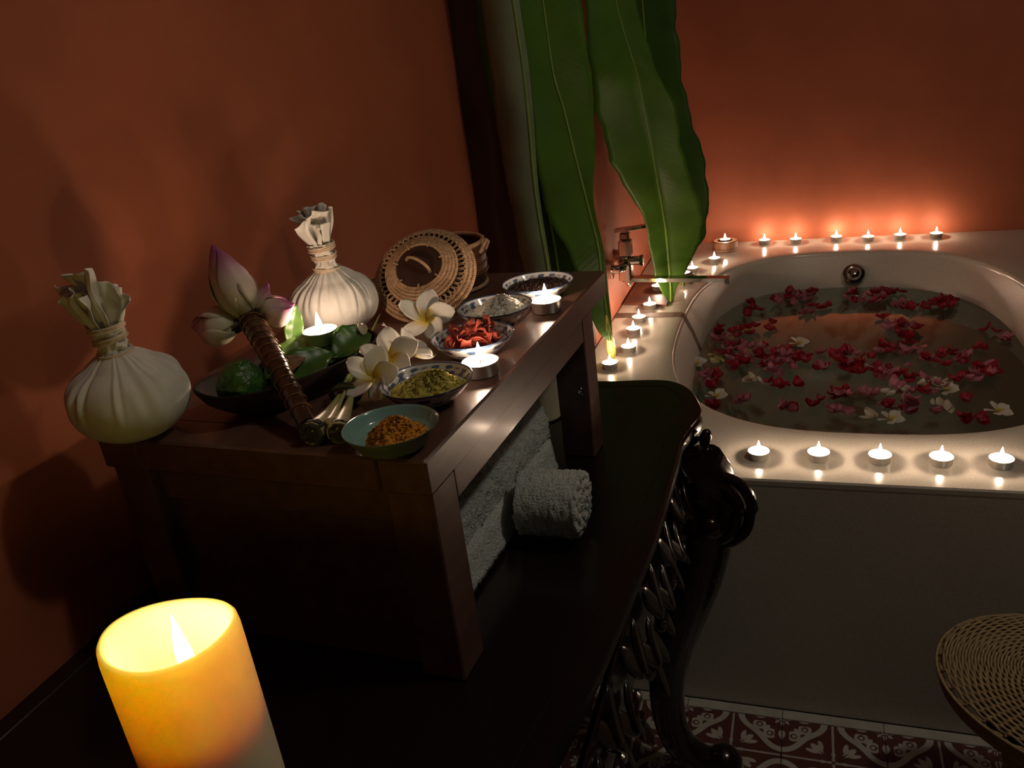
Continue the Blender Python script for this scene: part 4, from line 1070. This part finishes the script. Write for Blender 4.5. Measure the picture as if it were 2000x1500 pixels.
for k in range(60):
    z = .006+(SZ-.034)*k/59; r = float(np.interp(z, [0, .12, .20, .29, SZ-.022], [.108, .086, .081, .101, .136]))
    g.tube([((r+.0014*math.sin(28*a+math.pi*k))*math.cos(a), (r+.0014*math.sin(28*a+math.pi*k))*math.sin(a), z) for a in np.linspace(0, 2*math.pi, 113)[:-1]], .0028, 4, closed=True)
tag(g.build('woven_base', M['wicker'], ws, True, 0), kind='stuff')

# ------------------------------------------------------------------ petals and blossoms on the water
def wpetal(seed, L, W_, cup, mt, name):
    g = G(); r_ = random.Random(seed); p1, p2 = r_.uniform(0, 6), r_.uniform(0, 6)
    def fn(u, v):
        s_ = (u-.5)*2; wv = W_*(.35+.65*math.sin(math.pi*min(1, .12+.80*v))**.8) if v < .9 else W_*.80
        wv *= math.sqrt(max(.02, 1-((v-.52)/.53)**2)) if True else 1
        return (s_*wv, L*(v-.5)*(1-.10*s_*s_*v), cup*(s_*s_*.6+(2*v-1)**2*.7)+.0012*math.sin(6*v+p1)+.0016*s_*math.sin(3*v+p2))
    g.grid(fn, 6, 8); return g.mesh(name, M[mt])
PM = {'r': [wpetal(i, .031, .0135, .0070+.002*i, 'red_petal', 'rose_petal') for i in range(4)],
      'p': [wpetal(10+i, .037, .0125, .0075+.0025*i, 'pink_petal', 'pink_petal') for i in range(4)],
      'w': [wpetal(20+i, .033, .0105, .008, 'pale_petal', 'white_petal') for i in range(3)],
      'y': [wpetal(30+i, .034, .0115, .007, 'yellow_petal', 'pale_petal') for i in range(2)]}
PL = {'r': ('rose_petal', 'red rose petal floating on the bath water', 'red rose petals on the bath water'), 'p': ('pink_petal', 'pink flower petal floating on the bath water', 'pink petals on the bath water'),
      'w': ('white_petal', 'white petal floating on the bath water', 'white petals on the bath water'), 'y': ('yellow_petal', 'pale yellow petal floating on the bath water', 'pale yellow petals on the bath water')}
CL = [(-0.167,2.5,0.038,0.039,5,'r'), (-0.164,2.59,0.009,0.021,2,'r'), (-0.05,2.613,0.068,0.061,12,'rp'), (0.025,2.676,0.023,0.026,3,'r'), (0.039,2.547,0.029,0.039,5,'r'), (0.01,2.491,0.02,0.024,4,'p'), (0.185,2.612,0.078,0.064,14,'rp'), (0.141,2.651,0.02,0.025,4,'r'), (0.252,2.653,0.04,0.02,5,'r'), (0.264,2.543,0.027,0.037,4,'p'), (0.358,2.542,0.052,0.059,12,'r'), (0.404,2.592,0.027,0.038,5,'r'), (0.499,2.529,0.043,0.032,8,'r'), (0.202,2.436,0.013,0.018,2,'r'), (0.288,2.509,0.018,0.028,3,'r'), (-0.256,2.328,0.034,0.047,8,'r'), (-0.236,2.26,0.034,0.037,6,'p'), (-0.163,2.326,0.04,0.055,8,'r'), (-0.094,2.367,0.019,0.039,3,'r'), (-0.172,2.164,0.055,0.067,14,'pr'), (-0.098,2.127,0.074,0.078,22,'ppr'), (-0.165,2.061,0.026,0.034,8,'r'), (-0.063,2.039,0.049,0.037,10,'pr'), (-0.012,2.116,0.022,0.035,5,'r'), (-0.28,2.228,0.011,0.017,2,'r'), (-0.275,2.122,0.008,0.011,1,'r'), (-0.222,2.111,0.032,0.029,4,'y'), (-0.243,1.998,0.018,0.033,4,'rp'), (-0.207,1.985,0.012,0.019,3,'r'), (-0.214,1.93,0.019,0.019,4,'pr'), (-0.218,1.8,0.026,0.028,6,'r'), (-0.066,1.935,0.024,0.028,5,'r'), (-0.011,1.937,0.012,0.013,2,'r'), (-0.141,1.844,0.021,0.014,3,'pr'), (-0.033,1.794,0.022,0.022,5,'rp'), (0.048,2.171,0.01,0.018,2,'p'), (0.034,2.058,0.022,0.024,4,'rp'), (0.114,2.11,0.048,0.068,16,'rrp'), (0.189,2.164,0.027,0.05,6,'rp'), (0.247,2.324,0.05,0.056,12,'rp'), (0.25,2.245,0.034,0.038,8,'r'), (0.26,2.157,0.028,0.032,4,'p'), (0.115,2.039,0.03,0.026,8,'r'), (0.153,2.053,0.013,0.027,2,'w'), (0.201,2.012,0.05,0.05,14,'rrp'), (0.328,2.105,0.056,0.046,14,'rp'), (0.398,2.025,0.044,0.039,12,'rrp'), (0.346,1.993,0.032,0.03,6,'pr'), (0.249,1.937,0.061,0.052,18,'rpw'), (0.055,1.871,0.031,0.023,5,'r'), (0.021,1.832,0.016,0.011,2,'r'), (0.094,1.884,0.039,0.029,8,'pr'), (0.188,1.917,0.024,0.026,3,'w'), (0.289,1.947,0.028,0.029,4,'wp'), (0.331,1.877,0.015,0.013,2,'r'), (0.206,1.823,0.039,0.035,10,'rp'), (0.177,1.84,0.012,0.016,2,'p'), (0.268,1.826,0.028,0.021,4,'yw'), (0.279,1.8,0.016,0.01,2,'p'), (0.329,1.763,0.029,0.019,6,'r'), (0.126,1.771,0.016,0.018,2,'w'), (0.463,2.314,0.019,0.015,2,'r'), (0.411,2.192,0.013,0.021,2,'r'), (0.507,2.252,0.031,0.033,6,'rp'), (0.075,1.799,0.031,0.013,3,'p'), (0.143,1.898,0.022,0.023,3,'p'), (-0.109,1.972,0.036,0.02,3,'w')]
r_ = random.Random(21)
def inside(x, y): return (abs((x-TX)/(RA-.075))**2.8+abs((y-TY)/(RB-.08))**2.8) < 1
for (cx, cyy, ax_, ay_, n_, kinds) in CL:
    for i in range(int(n_*1.2+.5)):
        for _ in range(20):
            a = r_.uniform(0, 6.28); q = math.sqrt(r_.random()); x, y = cx+ax_*q*math.cos(a)*.95, cyy+ay_*q*math.sin(a)*.95
            if inside(x, y): break
        else: continue
        k = kinds[r_.randrange(len(kinds))]
        nm, lb, gr = PL[k]
        tilt = r_.gauss(0, .28)
        o = inst(nm, r_.choice(PM[k]), None, (x, y, WATER+.0015+r_.uniform(0, .010 if n_ > 6 else .004)+abs(tilt)*.006), (tilt, r_.gauss(0, .25), r_.uniform(0, 6.28)), r_.uniform(.75, 1.12))
        tag(o, lb, 'petal', gr)
for i, ((x, y), lb) in enumerate(zip([(-.270, 2.081), (-.016, 2.229), (-.199, 1.868), (.176, 1.764), (.388, 1.817), (.305, 1.924)],
        ['white blossom on the water at the left edge of the tub', 'pale blossom on the water beyond the left petal cluster', 'white blossom on the water near the table corner', 'cream and yellow blossom on the water near the front rim', 'white blossom on the water at the right, near the front rim', 'cream blossom among the petals at the right'])):
    frangipani((x, y, WATER+.004), (.08*math.sin(i*2), -.10, 1), i*1.1, lb, .78, 'blossoms on the bath water', -.10)
